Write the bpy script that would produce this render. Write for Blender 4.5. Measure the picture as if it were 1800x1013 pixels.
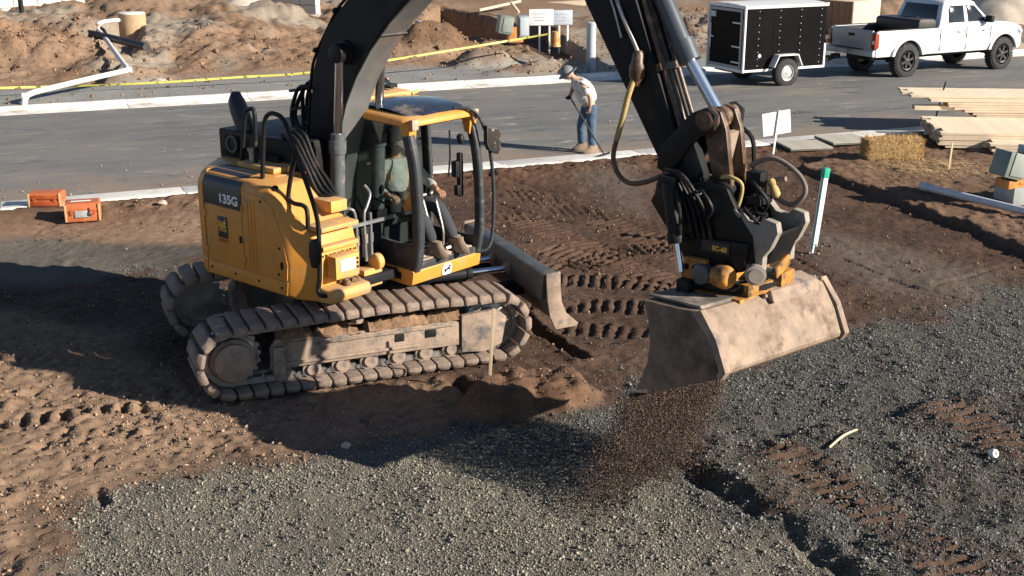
import bpy, bmesh, math, random
import numpy as np
from mathutils import Vector, Matrix

for _o in list(bpy.data.objects):
    bpy.data.objects.remove(_o)
scene = bpy.context.scene
COL = scene.collection
R = math.radians
random.seed(7)

# ------------------------------------------------------------------ camera
cam_data = bpy.data.cameras.new('camera')
cam_data.sensor_width = 36.0
cam_data.lens = 43.0
cam_data.clip_start = 0.1
cam_data.clip_end = 3000.0
cam = bpy.data.objects.new('camera', cam_data)
COL.objects.link(cam)
cam.location = (0.0, 0.0, 4.9)
cam.rotation_euler = (R(90 - 17.6), 0, 0)
scene.camera = cam

# ------------------------------------------------------------------ sky and sun
SUN_EL, SHADOW_AZ = 23.0, 159.0          # degrees; shadows fall along SHADOW_AZ (from +X towards +Y)
sun_dir = Vector((-math.cos(R(SHADOW_AZ)) * math.cos(R(SUN_EL)), -math.sin(R(SHADOW_AZ)) * math.cos(R(SUN_EL)), math.sin(R(SUN_EL))))
world = bpy.data.worlds.new('World')
scene.world = world
world.use_nodes = True
wn = world.node_tree
wn.nodes.clear()
w_out = wn.nodes.new('ShaderNodeOutputWorld')
w_bg = wn.nodes.new('ShaderNodeBackground')
w_sky = wn.nodes.new('ShaderNodeTexSky')
w_sky.sky_type = 'NISHITA'
w_sky.sun_disc = False
w_sky.sun_elevation = R(SUN_EL)
w_sky.sun_rotation = math.atan2(sun_dir.x, sun_dir.y)
w_sky.altitude = 1500
w_sky.air_density = 0.9
w_sky.dust_density = 0.4
w_bg.inputs['Strength'].default_value = 0.055
wn.links.new(w_sky.outputs[0], w_bg.inputs[0])
wn.links.new(w_bg.outputs[0], w_out.inputs[0])

sun_data = bpy.data.lights.new('sun', 'SUN')
sun_data.energy = 5.0
sun_data.angle = R(0.53)
sun_data.color = (1.0, 0.90, 0.78)
sun = bpy.data.objects.new('sun', sun_data)
COL.objects.link(sun)
sun.rotation_euler = (-sun_dir).to_track_quat('-Z', 'Y').to_euler()

scene.view_settings.view_transform = 'Standard'
scene.view_settings.look = 'None'
scene.view_settings.gamma = 1.0
scene.view_settings.exposure = 1.05
scene.view_settings.use_curve_mapping = False
scene.render.film_transparent = False

# ------------------------------------------------------------------ materials
MATS = {}
def srgb(r, g, b):
    f = lambda c: (c / 12.92 if c <= 0.04045 else ((c + 0.055) / 1.055) ** 2.4)
    return (f(r / 255), f(g / 255), f(b / 255))

def mat(name, col, rough=0.6, metal=0.0, var=0.15, scale=6.0, bump=0.0, bscale=60.0, dirt=None, damt=0.5, dscale=3.0,
        coat=0.0, spec=0.5, island=0.0, settle=None, streak=None):
    """procedural material: base colour with soft variation, an optional dirt layer with a shape of its own, fine bump"""
    if name in MATS:
        return MATS[name]
    m = bpy.data.materials.new(name)
    m.use_nodes = True
    nt = m.node_tree
    N, L = nt.nodes, nt.links
    b = N['Principled BSDF']
    b.inputs['Roughness'].default_value = rough
    b.inputs['Metallic'].default_value = metal
    b.inputs['Specular IOR Level'].default_value = spec
    if coat:
        b.inputs['Coat Weight'].default_value = coat
        b.inputs['Coat Roughness'].default_value = 0.08
    tc = N.new('ShaderNodeTexCoord')
    nz = N.new('ShaderNodeTexNoise')
    nz.inputs['Scale'].default_value = scale
    nz.inputs['Detail'].default_value = 6
    nz.inputs['Roughness'].default_value = 0.62
    L.new(tc.outputs['Object'], nz.inputs['Vector'])
    ramp = N.new('ShaderNodeMapRange')
    ramp.inputs['From Min'].default_value = 0.3
    ramp.inputs['From Max'].default_value = 0.7
    L.new(nz.outputs['Fac'], ramp.inputs['Value'])
    mx = N.new('ShaderNodeMix'); mx.data_type = 'RGBA'
    mx.inputs['A'].default_value = (*[c * (1 - var) for c in col], 1)
    mx.inputs['B'].default_value = (*[min(1, c * (1 + var)) for c in col], 1)
    L.new(ramp.outputs['Result'], mx.inputs['Factor'])
    cur = mx.outputs['Result']
    if island:
        g = N.new('ShaderNodeNewGeometry')
        hs = N.new('ShaderNodeHueSaturation')
        mr = N.new('ShaderNodeMapRange')
        mr.inputs['To Min'].default_value = 1 - island
        mr.inputs['To Max'].default_value = 1 + island
        L.new(g.outputs['Random Per Island'], mr.inputs['Value'])
        L.new(mr.outputs['Result'], hs.inputs['Value'])
        L.new(cur, hs.inputs['Color'])
        cur = hs.outputs['Color']
    if dirt is not None:
        n2 = N.new('ShaderNodeTexNoise')
        n2.inputs['Scale'].default_value = dscale
        n2.inputs['Detail'].default_value = 8
        n2.inputs['Roughness'].default_value = 0.7
        L.new(tc.outputs['Object'], n2.inputs['Vector'])
        r2 = N.new('ShaderNodeMapRange')
        r2.inputs['From Min'].default_value = 0.62 - 0.4 * damt
        r2.inputs['From Max'].default_value = 0.78 - 0.4 * damt
        L.new(n2.outputs['Fac'], r2.inputs['Value'])
        m2 = N.new('ShaderNodeMix'); m2.data_type = 'RGBA'
        L.new(r2.outputs['Result'], m2.inputs['Factor'])
        L.new(cur, m2.inputs['A'])
        m2.inputs['B'].default_value = (*dirt, 1)
        cur = m2.outputs['Result']
        m3 = N.new('ShaderNodeMix')
        L.new(r2.outputs['Result'], m3.inputs['Factor'])
        m3.inputs['A'].default_value = rough
        m3.inputs['B'].default_value = 0.9
        L.new(m3.outputs['Result'], b.inputs['Roughness'])
        if metal:
            m4 = N.new('ShaderNodeMix')
            L.new(r2.outputs['Result'], m4.inputs['Factor'])
            m4.inputs['A'].default_value = metal
            m4.inputs['B'].default_value = 0.0
            L.new(m4.outputs['Result'], b.inputs['Metallic'])
    if streak is not None:            # run-off streaks down the panel
        mp = N.new('ShaderNodeMapping'); mp.inputs['Scale'].default_value = (9.0, 9.0, 0.9)
        L.new(tc.outputs['Object'], mp.inputs['Vector'])
        n5 = N.new('ShaderNodeTexNoise'); n5.inputs['Scale'].default_value = 2.2; n5.inputs['Detail'].default_value = 7; n5.inputs['Roughness'].default_value = 0.7
        L.new(mp.outputs['Vector'], n5.inputs['Vector'])
        r5 = N.new('ShaderNodeMapRange'); r5.inputs['From Min'].default_value = 0.52; r5.inputs['From Max'].default_value = 0.78; r5.inputs['To Max'].default_value = 0.6
        L.new(n5.outputs['Fac'], r5.inputs['Value'])
        m5 = N.new('ShaderNodeMix'); m5.data_type = 'RGBA'
        L.new(r5.outputs['Result'], m5.inputs['Factor']); L.new(cur, m5.inputs['A']); m5.inputs['B'].default_value = (*streak, 1)
        cur = m5.outputs['Result']
    if settle is not None:            # dust that has settled on upward faces
        g6 = N.new('ShaderNodeNewGeometry'); s6 = N.new('ShaderNodeSeparateXYZ'); L.new(g6.outputs['Normal'], s6.inputs[0])
        r6 = N.new('ShaderNodeMapRange'); r6.inputs['From Min'].default_value = 0.35; r6.inputs['From Max'].default_value = 0.95; r6.inputs['To Max'].default_value = 0.75
        L.new(s6.outputs['Z'], r6.inputs['Value'])
        x6 = N.new('ShaderNodeMath'); x6.operation = 'MULTIPLY'; L.new(r6.outputs['Result'], x6.inputs[0]); L.new(ramp.outputs['Result'], x6.inputs[1])
        m6 = N.new('ShaderNodeMix'); m6.data_type = 'RGBA'
        L.new(x6.outputs[0], m6.inputs['Factor']); L.new(cur, m6.inputs['A']); m6.inputs['B'].default_value = (*settle, 1)
        cur = m6.outputs['Result']
    L.new(cur, b.inputs['Base Color'])
    if bump:
        n3 = N.new('ShaderNodeTexNoise')
        n3.inputs['Scale'].default_value = bscale
        n3.inputs['Detail'].default_value = 5
        L.new(tc.outputs['Object'], n3.inputs['Vector'])
        bp = N.new('ShaderNodeBump')
        bp.inputs['Strength'].default_value = bump
        bp.inputs['Distance'].default_value = 0.02
        L.new(n3.outputs['Fac'], bp.inputs['Height'])
        L.new(bp.outputs['Normal'], b.inputs['Normal'])
    MATS[name] = m
    return m

TAN = (0.30, 0.215, 0.15)
MUD = (0.17, 0.115, 0.08)
yellow = mat('machine_yellow', (0.60, 0.255, 0.038), 0.45, var=0.10, scale=3, dirt=(0.40, 0.24, 0.10), damt=0.26, dscale=5, bump=0.03, bscale=30, settle=(0.42, 0.27, 0.13), streak=(0.38, 0.165, 0.035))
yellow_d = mat('machine_yellow_dusty', (0.60, 0.31, 0.06), 0.6, var=0.12, scale=5, dirt=(0.38, 0.25, 0.14), damt=0.42, dscale=7, bump=0.05, settle=(0.40, 0.30, 0.20))
steel_dk = mat('boom_charcoal', (0.014, 0.0155, 0.017), 0.55, var=0.3, scale=3, dirt=(0.05, 0.045, 0.04), damt=0.12, dscale=4, bump=0.02, spec=0.12)
black = mat('black_paint', (0.011, 0.012, 0.013), 0.5, var=0.3, scale=5, dirt=(0.08, 0.06, 0.045), damt=0.12, dscale=6, spec=0.2)
black_band = mat('black_band', (0.02, 0.024, 0.03), 0.4, var=0.15)
cab_grey = mat('cab_grey', (0.035, 0.040, 0.045), 0.45, var=0.2, dirt=(0.16, 0.135, 0.105), damt=0.15, dscale=8, spec=0.3)
rubber = mat('rubber', (0.018, 0.018, 0.019), 0.8, var=0.3, dirt=(0.10, 0.085, 0.07), damt=0.25, dscale=6, bump=0.1)
hose_m = mat('hose_black', (0.011, 0.011, 0.012), 0.5, var=0.2, dirt=(0.09, 0.065, 0.05), damt=0.15, spec=0.2)
chrome = mat('chrome_rod', (0.62, 0.64, 0.66), 0.16, metal=1.0, var=0.05)
steel = mat('bare_steel', (0.42, 0.41, 0.40), 0.36, metal=0.9, var=0.2, dirt=TAN, damt=0.3, dscale=8)
muddy = mat('muddy_steel', (0.27, 0.20, 0.15), 0.85, var=0.3, scale=5, dirt=(0.07, 0.075, 0.08), damt=0.27, dscale=4, bump=0.25, bscale=40)
muddy_shoe = mat('muddy_shoe', (0.25, 0.19, 0.145), 0.9, var=0.3, scale=4, dirt=(0.14, 0.11, 0.095), damt=0.4, dscale=3.5, bump=0.4, bscale=35)
mudm = mat('packed_mud', (0.19, 0.115, 0.065), 0.95, var=0.4, scale=12, bump=0.8, bscale=30)
rust = mat('greasy_rust', (0.085, 0.048, 0.028), 0.42, var=0.6, scale=9, dirt=(0.27, 0.20, 0.14), damt=0.22, dscale=9, bump=0.1)
grey_cyl = mat('cylinder_grey', (0.075, 0.085, 0.09), 0.5, var=0.2, dirt=(0.22, 0.19, 0.16), damt=0.2, dscale=9)
white_p = mat('white_plastic', (0.78, 0.78, 0.76), 0.4, var=0.05, dirt=(0.45, 0.38, 0.30), damt=0.14, dscale=6)

def glass_mat(name, tint, rough=0.02, alpha=0.16):
    m = bpy.data.materials.new(name); m.use_nodes = True
    nt = m.node_tree; N, L = nt.nodes, nt.links
    N.remove(N['Principled BSDF'])
    out = N['Material Output']
    tr = N.new('ShaderNodeBsdfTransparent'); tr.inputs[0].default_value = (*tint, 1)
    gl = N.new('ShaderNodeBsdfGlossy'); gl.inputs['Roughness'].default_value = rough
    lw = N.new('ShaderNodeLayerWeight'); lw.inputs['Blend'].default_value = 0.5
    pw_ = N.new('ShaderNodeMath'); pw_.operation = 'POWER'; pw_.inputs[1].default_value = 4.0
    L.new(lw.outputs['Facing'], pw_.inputs[0])
    ad = N.new('ShaderNodeMath'); ad.operation = 'MULTIPLY_ADD'; ad.inputs[1].default_value = 0.6; ad.inputs[2].default_value = alpha * 0.8
    L.new(pw_.outputs[0], ad.inputs[0])
    mx = N.new('ShaderNodeMixShader')
    L.new(ad.outputs[0], mx.inputs[0]); L.new(tr.outputs[0], mx.inputs[1]); L.new(gl.outputs[0], mx.inputs[2])
    L.new(mx.outputs[0], out.inputs[0])
    return m
glass = glass_mat('cab_glass', (0.68, 0.75, 0.73))

# ------------------------------------------------------------------ mesh builder
class MB:
    def __init__(s):
        s.v, s.f = [], []
    def add(s, vs, fs):
        o = len(s.v)
        s.v += [tuple(p) for p in vs]
        s.f += [tuple(i + o for i in f) for f in fs]
        return s
    def box(s, c, d, rot=None):
        hx, hy, hz = d[0] / 2, d[1] / 2, d[2] / 2
        vs = [Vector((x, y, z)) for x in (-hx, hx) for y in (-hy, hy) for z in (-hz, hz)]
        if rot is not None:
            vs = [rot @ p for p in vs]
        c = Vector(c)
        return s.add([p + c for p in vs], [(0, 1, 3, 2), (4, 6, 7, 5), (0, 4, 5, 1), (2, 3, 7, 6), (0, 2, 6, 4), (1, 5, 7, 3)])
    def beam(s, p0, p1, w, t, up=(0, 0, 1)):
        """rectangular bar from p0 to p1: w along 'side', t along 'up'"""
        p0, p1 = Vector(p0), Vector(p1)
        d = p1 - p0; L = d.length; d.normalize()
        u = Vector(up)
        side = d.cross(u)
        if side.length < 1e-4:
            side = d.cross(Vector((0, 1, 0)))
        side.normalize(); u = side.cross(d)
        m = Matrix((d, side, u)).transposed()
        return s.box((p0 + p1) / 2, (L, w, t), m)
    def cyl(s, p0, p1, r0, r1=None, n=16, caps=True):
        r1 = r0 if r1 is None else r1
        p0, p1 = Vector(p0), Vector(p1)
        d = (p1 - p0).normalized()
        a = d.orthogonal().normalized(); b = d.cross(a)
        vs = []
        for p, r in ((p0, r0), (p1, r1)):
            for i in range(n):
                t = 2 * math.pi * i / n
                vs.append(p + a * (r * math.cos(t)) + b * (r * math.sin(t)))
        fs = [(i, (i + 1) % n, n + (i + 1) % n, n + i) for i in range(n)]
        if caps:
            fs += [tuple(reversed(range(n))), tuple(range(n, 2 * n))]
        return s.add(vs, fs)
    def lathe(s, p0, axis, prof, n=24, caps=True):
        """prof: list of (distance along axis, radius)"""
        p0 = Vector(p0); d = Vector(axis).normalized()
        a = d.orthogonal().normalized(); b = d.cross(a)
        vs = []
        for h, r in prof:
            for i in range(n):
                t = 2 * math.pi * i / n
                vs.append(p0 + d * h + a * (r * math.cos(t)) + b * (r * math.sin(t)))
        fs = []
        for k in range(len(prof) - 1):
            fs += [(k * n + i, k * n + (i + 1) % n, (k + 1) * n + (i + 1) % n, (k + 1) * n + i) for i in range(n)]
        if caps:
            fs += [tuple(reversed(range(n))), tuple(range((len(prof) - 1) * n, len(prof) * n))]
        return s.add(vs, fs)
    def tube(s, pts, r, n=8, smooth=0):
        pts = [Vector(p) for p in pts]
        if smooth:
            pts = spline(pts, smooth)
        rs = r if isinstance(r, (list, tuple)) else [r] * len(pts)
        if len(rs) != len(pts):
            rs = list(np.interp(np.linspace(0, 1, len(pts)), np.linspace(0, 1, len(rs)), rs))
        vs = []; prev = None
        for i, p in enumerate(pts):
            d = (pts[min(i + 1, len(pts) - 1)] - pts[max(i - 1, 0)])
            d = d.normalized() if d.length > 1e-9 else Vector((0, 0, 1))
            if prev is None:
                a = d.orthogonal().normalized()
            else:
                a = (prev - d * prev.dot(d))
                a = a.normalized() if a.length > 1e-6 else d.orthogonal().normalized()
            prev = a; b = d.cross(a)
            for k in range(n):
                t = 2 * math.pi * k / n
                vs.append(p + a * (rs[i] * math.cos(t)) + b * (rs[i] * math.sin(t)))
        fs = []
        for i in range(len(pts) - 1):
            fs += [(i * n + k, i * n + (k + 1) % n, (i + 1) * n + (k + 1) % n, (i + 1) * n + k) for k in range(n)]
        fs += [tuple(reversed(range(n))), tuple(range((len(pts) - 1) * n, len(pts) * n))]
        return s.add(vs, fs)
    def prism(s, poly, y0, y1, fn=None):
        """poly: (x, z) outline, extruded from y0 to y1; fn maps (x, y, z) to the final point"""
        fn = fn or (lambda x, y, z: (x, y, z))
        n = len(poly)
        vs = [fn(x, y0, z) for x, z in poly] + [fn(x, y1, z) for x, z in poly]
        fs = [tuple(range(n)), tuple(reversed(range(n, 2 * n)))]
        fs += [(i, n + i, n + (i + 1) % n, (i + 1) % n) for i in range(n)]
        return s.add(vs, fs)
    def loft(s, rings, closed=True, caps=True):
        n = len(rings[0]); vs = [p for r in rings for p in r]; fs = []
        for k in range(len(rings) - 1):
            for i in range(n if closed else n - 1):
                j = (i + 1) % n
                fs.append((k * n + i, k * n + j, (k + 1) * n + j, (k + 1) * n + i))
        if caps:
            fs += [tuple(reversed(range(n))), tuple(range((len(rings) - 1) * n, len(rings) * n))]
        return s.add(vs, fs)
    def mesh(s, name, material, smooth=None, bevel=0.0, seg=2):
        me = bpy.data.meshes.new(name)
        me.from_pydata(s.v, [], s.f)
        bm = bmesh.new(); bm.from_mesh(me)
        bmesh.ops.recalc_face_normals(bm, faces=bm.faces)
        if bevel:
            es = [e for e in bm.edges if len(e.link_faces) == 2 and e.calc_face_angle(0) > R(35)]
            try:
                bmesh.ops.bevel(bm, geom=es, offset=bevel, offset_type='OFFSET', segments=seg, profile=0.6, affect='EDGES', clamp_overlap=True)
            except Exception:
                pass
        bm.to_mesh(me); bm.free()
        if material is not None:
            me.materials.append(material)
        if smooth is not None:
            me.shade_smooth()
            try:
                me.set_sharp_from_angle(angle=R(smooth))
            except Exception:
                pass
        return me
    def build(s, name, material, parent=None, smooth=35, bevel=0.0, seg=2):
        return obj(name, s.mesh(name, material, smooth, bevel, seg), parent)

def spline(pts, k):
    """Catmull-Rom through pts, k steps per span"""
    P = [pts[0]] + list(pts) + [pts[-1]]
    out = []
    for i in range(1, len(P) - 2):
        for j in range(k):
            t = j / k
            a, b, c, d = P[i - 1], P[i], P[i + 1], P[i + 2]
            out.append(0.5 * ((2 * b) + (c - a) * t + (2 * a - 5 * b + 4 * c - d) * t * t + (3 * b - a - 3 * c + d) * t ** 3))
    out.append(P[-2])
    return out

def obj(name, me, parent=None):
    o = bpy.data.objects.new(name, me)
    COL.objects.link(o)
    if parent is not None:
        o.parent = parent
    return o

def tag(o, label=None, cat=None, group=None, kind=None):
    if label: o['label'] = label
    if cat: o['category'] = cat
    if group: o['group'] = group
    if kind: o['kind'] = kind
    return o

def thing(name, label, cat, loc=(0, 0, 0), rz=0.0, group=None):
    o = bpy.data.objects.new(name, None)
    COL.objects.link(o)
    o.empty_display_size = 0.2
    o.location = loc
    o.rotation_euler = (0, 0, rz)
    return tag(o, label, cat, group)

def text_mesh(name, body, size, material, parent, origin, xdir, ydir, depth=0.004, bold=0.0, sx=1.0):
    """flat lettering laid on a surface: xdir reading direction, ydir up"""
    cu = bpy.data.curves.new(name, 'FONT')
    cu.body = body; cu.size = size; cu.align_x = 'CENTER'; cu.align_y = 'CENTER'
    cu.extrude = depth; cu.offset = bold
    tmp = bpy.data.objects.new(name, cu); COL.objects.link(tmp)
    dg = bpy.context.evaluated_depsgraph_get(); dg.update()
    me = bpy.data.meshes.new_from_object(tmp.evaluated_get(dg))
    bpy.data.objects.remove(tmp)
    x = Vector(xdir).normalized(); y = Vector(ydir); y = (y - x * y.dot(x)).normalized(); z = x.cross(y)
    M4 = Matrix((x * sx, y, z)).transposed().to_4x4(); M4.translation = Vector(origin)
    me.transform(M4)
    me.materials.clear(); me.materials.append(material)
    return obj(name, me, parent)

def skin_body(name, chains, material, parent=None, sub=2):
    """one continuous surface grown over joints. chains: dict joint -> (pos, radius, parent joint)"""
    names = list(chains)
    vs = [chains[k][0] for k in names]
    es = [(names.index(k), names.index(chains[k][2])) for k in names if chains[k][2]]
    me = bpy.data.meshes.new(name)
    me.from_pydata(vs, es, [])
    o = bpy.data.objects.new(name, me); COL.objects.link(o)
    md = o.modifiers.new('skin', 'SKIN')
    if not me.skin_vertices:
        bpy.context.view_layer.objects.active = o
    for i, k in enumerate(names):
        r = chains[k][1]
        r = (r, r) if not isinstance(r, tuple) else r
        me.skin_vertices[0].data[i].radius = r
        me.skin_vertices[0].data[i].use_root = chains[k][2] is None
    md.use_smooth_shade = True
    sd = o.modifiers.new('sub', 'SUBSURF'); sd.levels = sub; sd.render_levels = sub
    dg = bpy.context.evaluated_depsgraph_get(); dg.update()
    m2 = bpy.data.meshes.new_from_object(o.evaluated_get(dg))
    bpy.data.objects.remove(o)
    m2.materials.clear(); m2.materials.append(material)
    m2.shade_smooth()
    return obj(name, m2, parent)

# ------------------------------------------------------------------ numpy noise
def _hash(ix, iy, seed):
    n = (ix.astype(np.int64) * 374761393 + iy.astype(np.int64) * 668265263 + seed * 1442695041) & 0xFFFFFFFF
    n = ((n ^ (n >> 13)) * 1274126177) & 0xFFFFFFFF
    n = n ^ (n >> 16)
    return (n & 0xFFFFFF) / float(0xFFFFFF)
def vnoise(x, y, seed=0):
    ix, iy = np.floor(x), np.floor(y)
    fx, fy = x - ix, y - iy
    ux, uy = fx * fx * fx * (fx * (fx * 6 - 15) + 10), fy * fy * fy * (fy * (fy * 6 - 15) + 10)
    a, b = _hash(ix, iy, seed), _hash(ix + 1, iy, seed)
    c, d = _hash(ix, iy + 1, seed), _hash(ix + 1, iy + 1, seed)
    return (a * (1 - ux) + b * ux) * (1 - uy) + (c * (1 - ux) + d * ux) * uy
def fbm(x, y, oct=4, seed=0, gain=0.5):
    s = 0; amp = 1; tot = 0
    for i in range(oct):
        s = s + amp * vnoise(x + 17.3 * i, y - 9.1 * i, seed + i); tot += amp
        amp *= gain; x, y = (x * 0.8 - y * 0.6) * 2.03, (x * 0.6 + y * 0.8) * 2.03
    return s / tot
def sstep(a, b, x):
    t = np.clip((x - a) / (b - a), 0, 1)
    return t * t * (3 - 2 * t)
def seg_dist(x, y, a, b):
    """distance to the segment a-b and the position along it in metres"""
    ax, ay = a; bx, by = b
    L = math.hypot(bx - ax, by - ay); dx, dy = (bx - ax) / L, (by - ay) / L
    t = (x - ax) * dx + (y - ay) * dy
    tc = np.clip(t, 0, L)
    return np.hypot(x - ax - tc * dx, y - ay - tc * dy), t, (x - ax) * -dy + (y - ay) * dx, L
def poly_sd(x, y, poly):
    """signed distance to a polygon, positive inside"""
    d = np.full(np.shape(x), 1e9); ins = np.zeros(np.shape(x), bool)
    n = len(poly)
    for i in range(n):
        a, b = poly[i], poly[(i + 1) % n]
        d = np.minimum(d, seg_dist(x, y, a, b)[0])
        c = ((a[1] > y) != (b[1] > y)) & (x < (b[0] - a[0]) * (y - a[1]) / ((b[1] - a[1]) or 1e-9) + a[0])
        ins ^= c
    return np.where(ins, d, -d)
def line_sd(x, y, pts):
    """distance to a polyline"""
    d = np.full(np.shape(x), 1e9)
    for a, b in zip(pts, pts[1:]):
        d = np.minimum(d, seg_dist(x, y, a, b)[0])
    return d
def grid_mesh(name, xs, ys, z, attrs, material, parent=None, mapxy=None):
    nx, ny = len(xs), len(ys)
    X, Y = np.meshgrid(xs, ys)
    if mapxy is not None:
        X, Y = mapxy(X, Y)
    co = np.stack([X, Y, z], -1).reshape(-1, 3).astype(np.float32)
    i = np.arange((nx - 1) * (ny - 1)); r = i // (nx - 1); c = i % (nx - 1)
    a = r * nx + c
    quads = np.stack([a, a + 1, a + nx + 1, a + nx], -1).astype(np.int32)
    me = bpy.data.meshes.new(name)
    me.vertices.add(len(co)); me.vertices.foreach_set('co', co.ravel())
    me.loops.add(quads.size); me.loops.foreach_set('vertex_index', quads.ravel())
    me.polygons.add(len(quads))
    me.polygons.foreach_set('loop_start', np.arange(0, quads.size, 4, dtype=np.int32))
    me.polygons.foreach_set('loop_total', np.full(len(quads), 4, np.int32))
    me.update(calc_edges=True)
    for k, v in attrs.items():
        at = me.attributes.new(k, 'FLOAT', 'POINT')
        at.data.foreach_set('value', v.reshape(-1).astype(np.float32))
    me.materials.append(material)
    me.shade_smooth()
    return obj(name, me, parent)
def tri_cloud(name, centers, sizes, material, parent=None, seed=1, flat=0.75, stretch=None, simple=False):
    """many little faceted stones (deformed octahedra) in one mesh"""
    rng = np.random.default_rng(seed)
    n = len(centers)
    base = np.array([(1, 0, 0), (-1, 0, 0), (0, 1, 0), (0, -1, 0), (0, 0, 1), (0, 0, -1)], float)
    tris = np.array([(0, 2, 4), (2, 1, 4), (1, 3, 4), (3, 0, 4), (2, 0, 5), (1, 2, 5), (3, 1, 5), (0, 3, 5)])
    if simple:
        base = np.array([(.9, 0, -.4), (-.5, .85, -.4), (-.5, -.85, -.4), (0, 0, .9)], float)
        tris = np.array([(0, 1, 3), (1, 2, 3), (2, 0, 3), (0, 2, 1)])
    nv = len(base)
    V = base[None] * rng.uniform(0.55, 1.25, (n, nv, 1)) + rng.normal(0, 0.18, (n, nv, 3))
    V[:, :, 2] *= flat
    q = rng.normal(size=(n, 4)); q[:, 1:3] *= 0.6
    q /= np.linalg.norm(q, axis=1, keepdims=True)
    w, x, y, z = q.T
    Rm = np.stack([np.stack([1 - 2 * (y * y + z * z), 2 * (x * y - z * w), 2 * (x * z + y * w)], -1),
                   np.stack([2 * (x * y + z * w), 1 - 2 * (x * x + z * z), 2 * (y * z - x * w)], -1),
                   np.stack([2 * (x * z - y * w), 2 * (y * z + x * w), 1 - 2 * (x * x + y * y)], -1)], -2)
    V = np.einsum('nij,nkj->nki', Rm, V) * np.asarray(sizes)[:, None, None]
    if stretch is not None:
        V = V + (V @ np.asarray(stretch[0]))[:, :, None] * np.asarray(stretch[0])[None, None] * stretch[1]
    V += np.asarray(centers)[:, None, :]
    F = (tris[None] + (np.arange(n) * nv)[:, None, None]).reshape(-1, 3).astype(np.int32)
    me = bpy.data.meshes.new(name)
    me.vertices.add(n * nv); me.vertices.foreach_set('co', V.reshape(-1).astype(np.float32))
    me.loops.add(F.size); me.loops.foreach_set('vertex_index', F.ravel())
    me.polygons.add(len(F))
    me.polygons.foreach_set('loop_start', np.arange(0, F.size, 3, dtype=np.int32))
    me.polygons.foreach_set('loop_total', np.full(len(F), 3, np.int32))
    me.update(calc_edges=True)
    me.materials.append(material)
    return obj(name, me, parent)

# ================================================================== the setting
RO = (-8.4, 19.51); RA = R(22.0)
RC, RS = math.cos(RA), math.sin(RA)
def to_un(x, y):
    dx, dy = x - RO[0], y - RO[1]
    return dx * RC + dy * RS, -dx * RS + dy * RC
def from_un(u, n):
    return RO[0] + u * RC - n * RS, RO[1] + u * RS + n * RC

BANK = [(5.41, 22.83), (5.89, 21.75), (6.46, 20.51), (6.80, 19.17), (7.15, 18.11), (7.37, 16.92), (7.74, 15.07)] + [(18, 15), (26, 33), (9, 26.6)]
PLATEAU = [(1.71, 10.31), (1.96, 10.68), (2.32, 10.61), (2.72, 10.73), (3.30, 11.06), (3.78, 11.17), (4.44, 11.63), (5.07, 11.75), (5.87, 11.69), (4.85, 7.19), (2.87, 7.19), (2.56, 8.06), (2.35, 8.64), (2.05, 9.20), (1.81, 9.72)]
MOUND = [(-0.55, 11.51), (-0.30, 12.06), (0.00, 12.26), (0.37, 12.29), (0.67, 12.19), (0.96, 11.78), (0.86, 11.51), (0.57, 11.28), (0.29, 11.36), (0.17, 11.08), (-0.17, 11.04), (-0.44, 11.14)]
GRAVEL = [(-3.14, 7.54), (-3.63, 9.23), (-3.41, 9.69), (-2.89, 9.89), (-2.59, 10.15), (-2.18, 10.15), (-1.78, 10.26), (-1.19, 10.64), (-0.55, 10.95), (0.00, 11.00), (0.56, 11.18), (1.00, 11.69), (1.28, 12.49), (1.71, 12.24), (2.49, 12.49), (3.40, 13.21), (4.11, 13.90), (5.03, 14.21), (6.85, 15.61), (8.39, 14.21), (5.43, 7.19)]
GRAVEL2 = [(-8.49, 17.59), (-7.35, 18.18), (-5.71, 17.66), (-4.65, 17.59), (-4.23, 15.87), (-5.10, 16.13), (-6.09, 15.61), (-7.61, 15.61)]
DRY = [(-8.39, 14.21), (-5.87, 14.21), (-4.10, 12.66), (-2.82, 11.69), (-1.58, 12.16), (-0.83, 11.84), (-0.57, 11.25), (-1.09, 10.71), (-1.79, 10.33), (-2.58, 10.09), (-3.43, 9.64), (-3.63, 9.23), (-3.18, 7.54), (-4.84, 7.54)]
DRY2 = [(-30, 12), (-7.6, 16.6), (-4.6, 18.0), (-2.6, 21.9), (-30, 11)]
TREADS = [  # centre line, half width, pitch, depth
    ([(-5.43, 10.95), (-4.74, 11.18), (-4.03, 11.42), (-3.29, 11.57)], 0.15, 0.19, 0.10),
    ([(0.05, 21.16), (1.61, 18.66), (2.82, 16.63)], 0.36, 0.15, 0.055),
    ([(0.42, 15.82), (1.45, 15.71), (2.42, 15.41)], 0.30, 0.15, 0.048),
    ([(-0.19, 19.62), (0.86, 17.92), (1.75, 16.41), (2.46, 15.24)], 0.30, 0.15, 0.05),
    ([(0.00, 16.84), (0.80, 16.41), (1.75, 17.28), (2.90, 17.66)], 0.28, 0.15, 0.05),
    ([(0.22, 14.76), (1.15, 14.65), (2.00, 14.54)], 0.28, 0.15, 0.05),
    ([(-6.18, 12.66), (-5.37, 12.88), (-4.67, 12.49)], 0.14, 0.20, 0.05),
    ([(0.58, 13.87), (1.09, 13.83), (1.62, 13.71)], 0.24, 0.16, 0.042),
    ([(0.50, 17.28), (1.45, 16.63), (2.51, 15.12)], 0.32, 0.15, 0.055),
    ([(2.48, 10.33), (2.76, 9.75), (3.06, 8.89), (3.36, 7.91)], 0.27, 0.15, 0.085),
    ([(4.24, 11.36), (4.44, 10.97), (4.58, 10.33)], 0.30, 0.15, 0.07),
]
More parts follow.
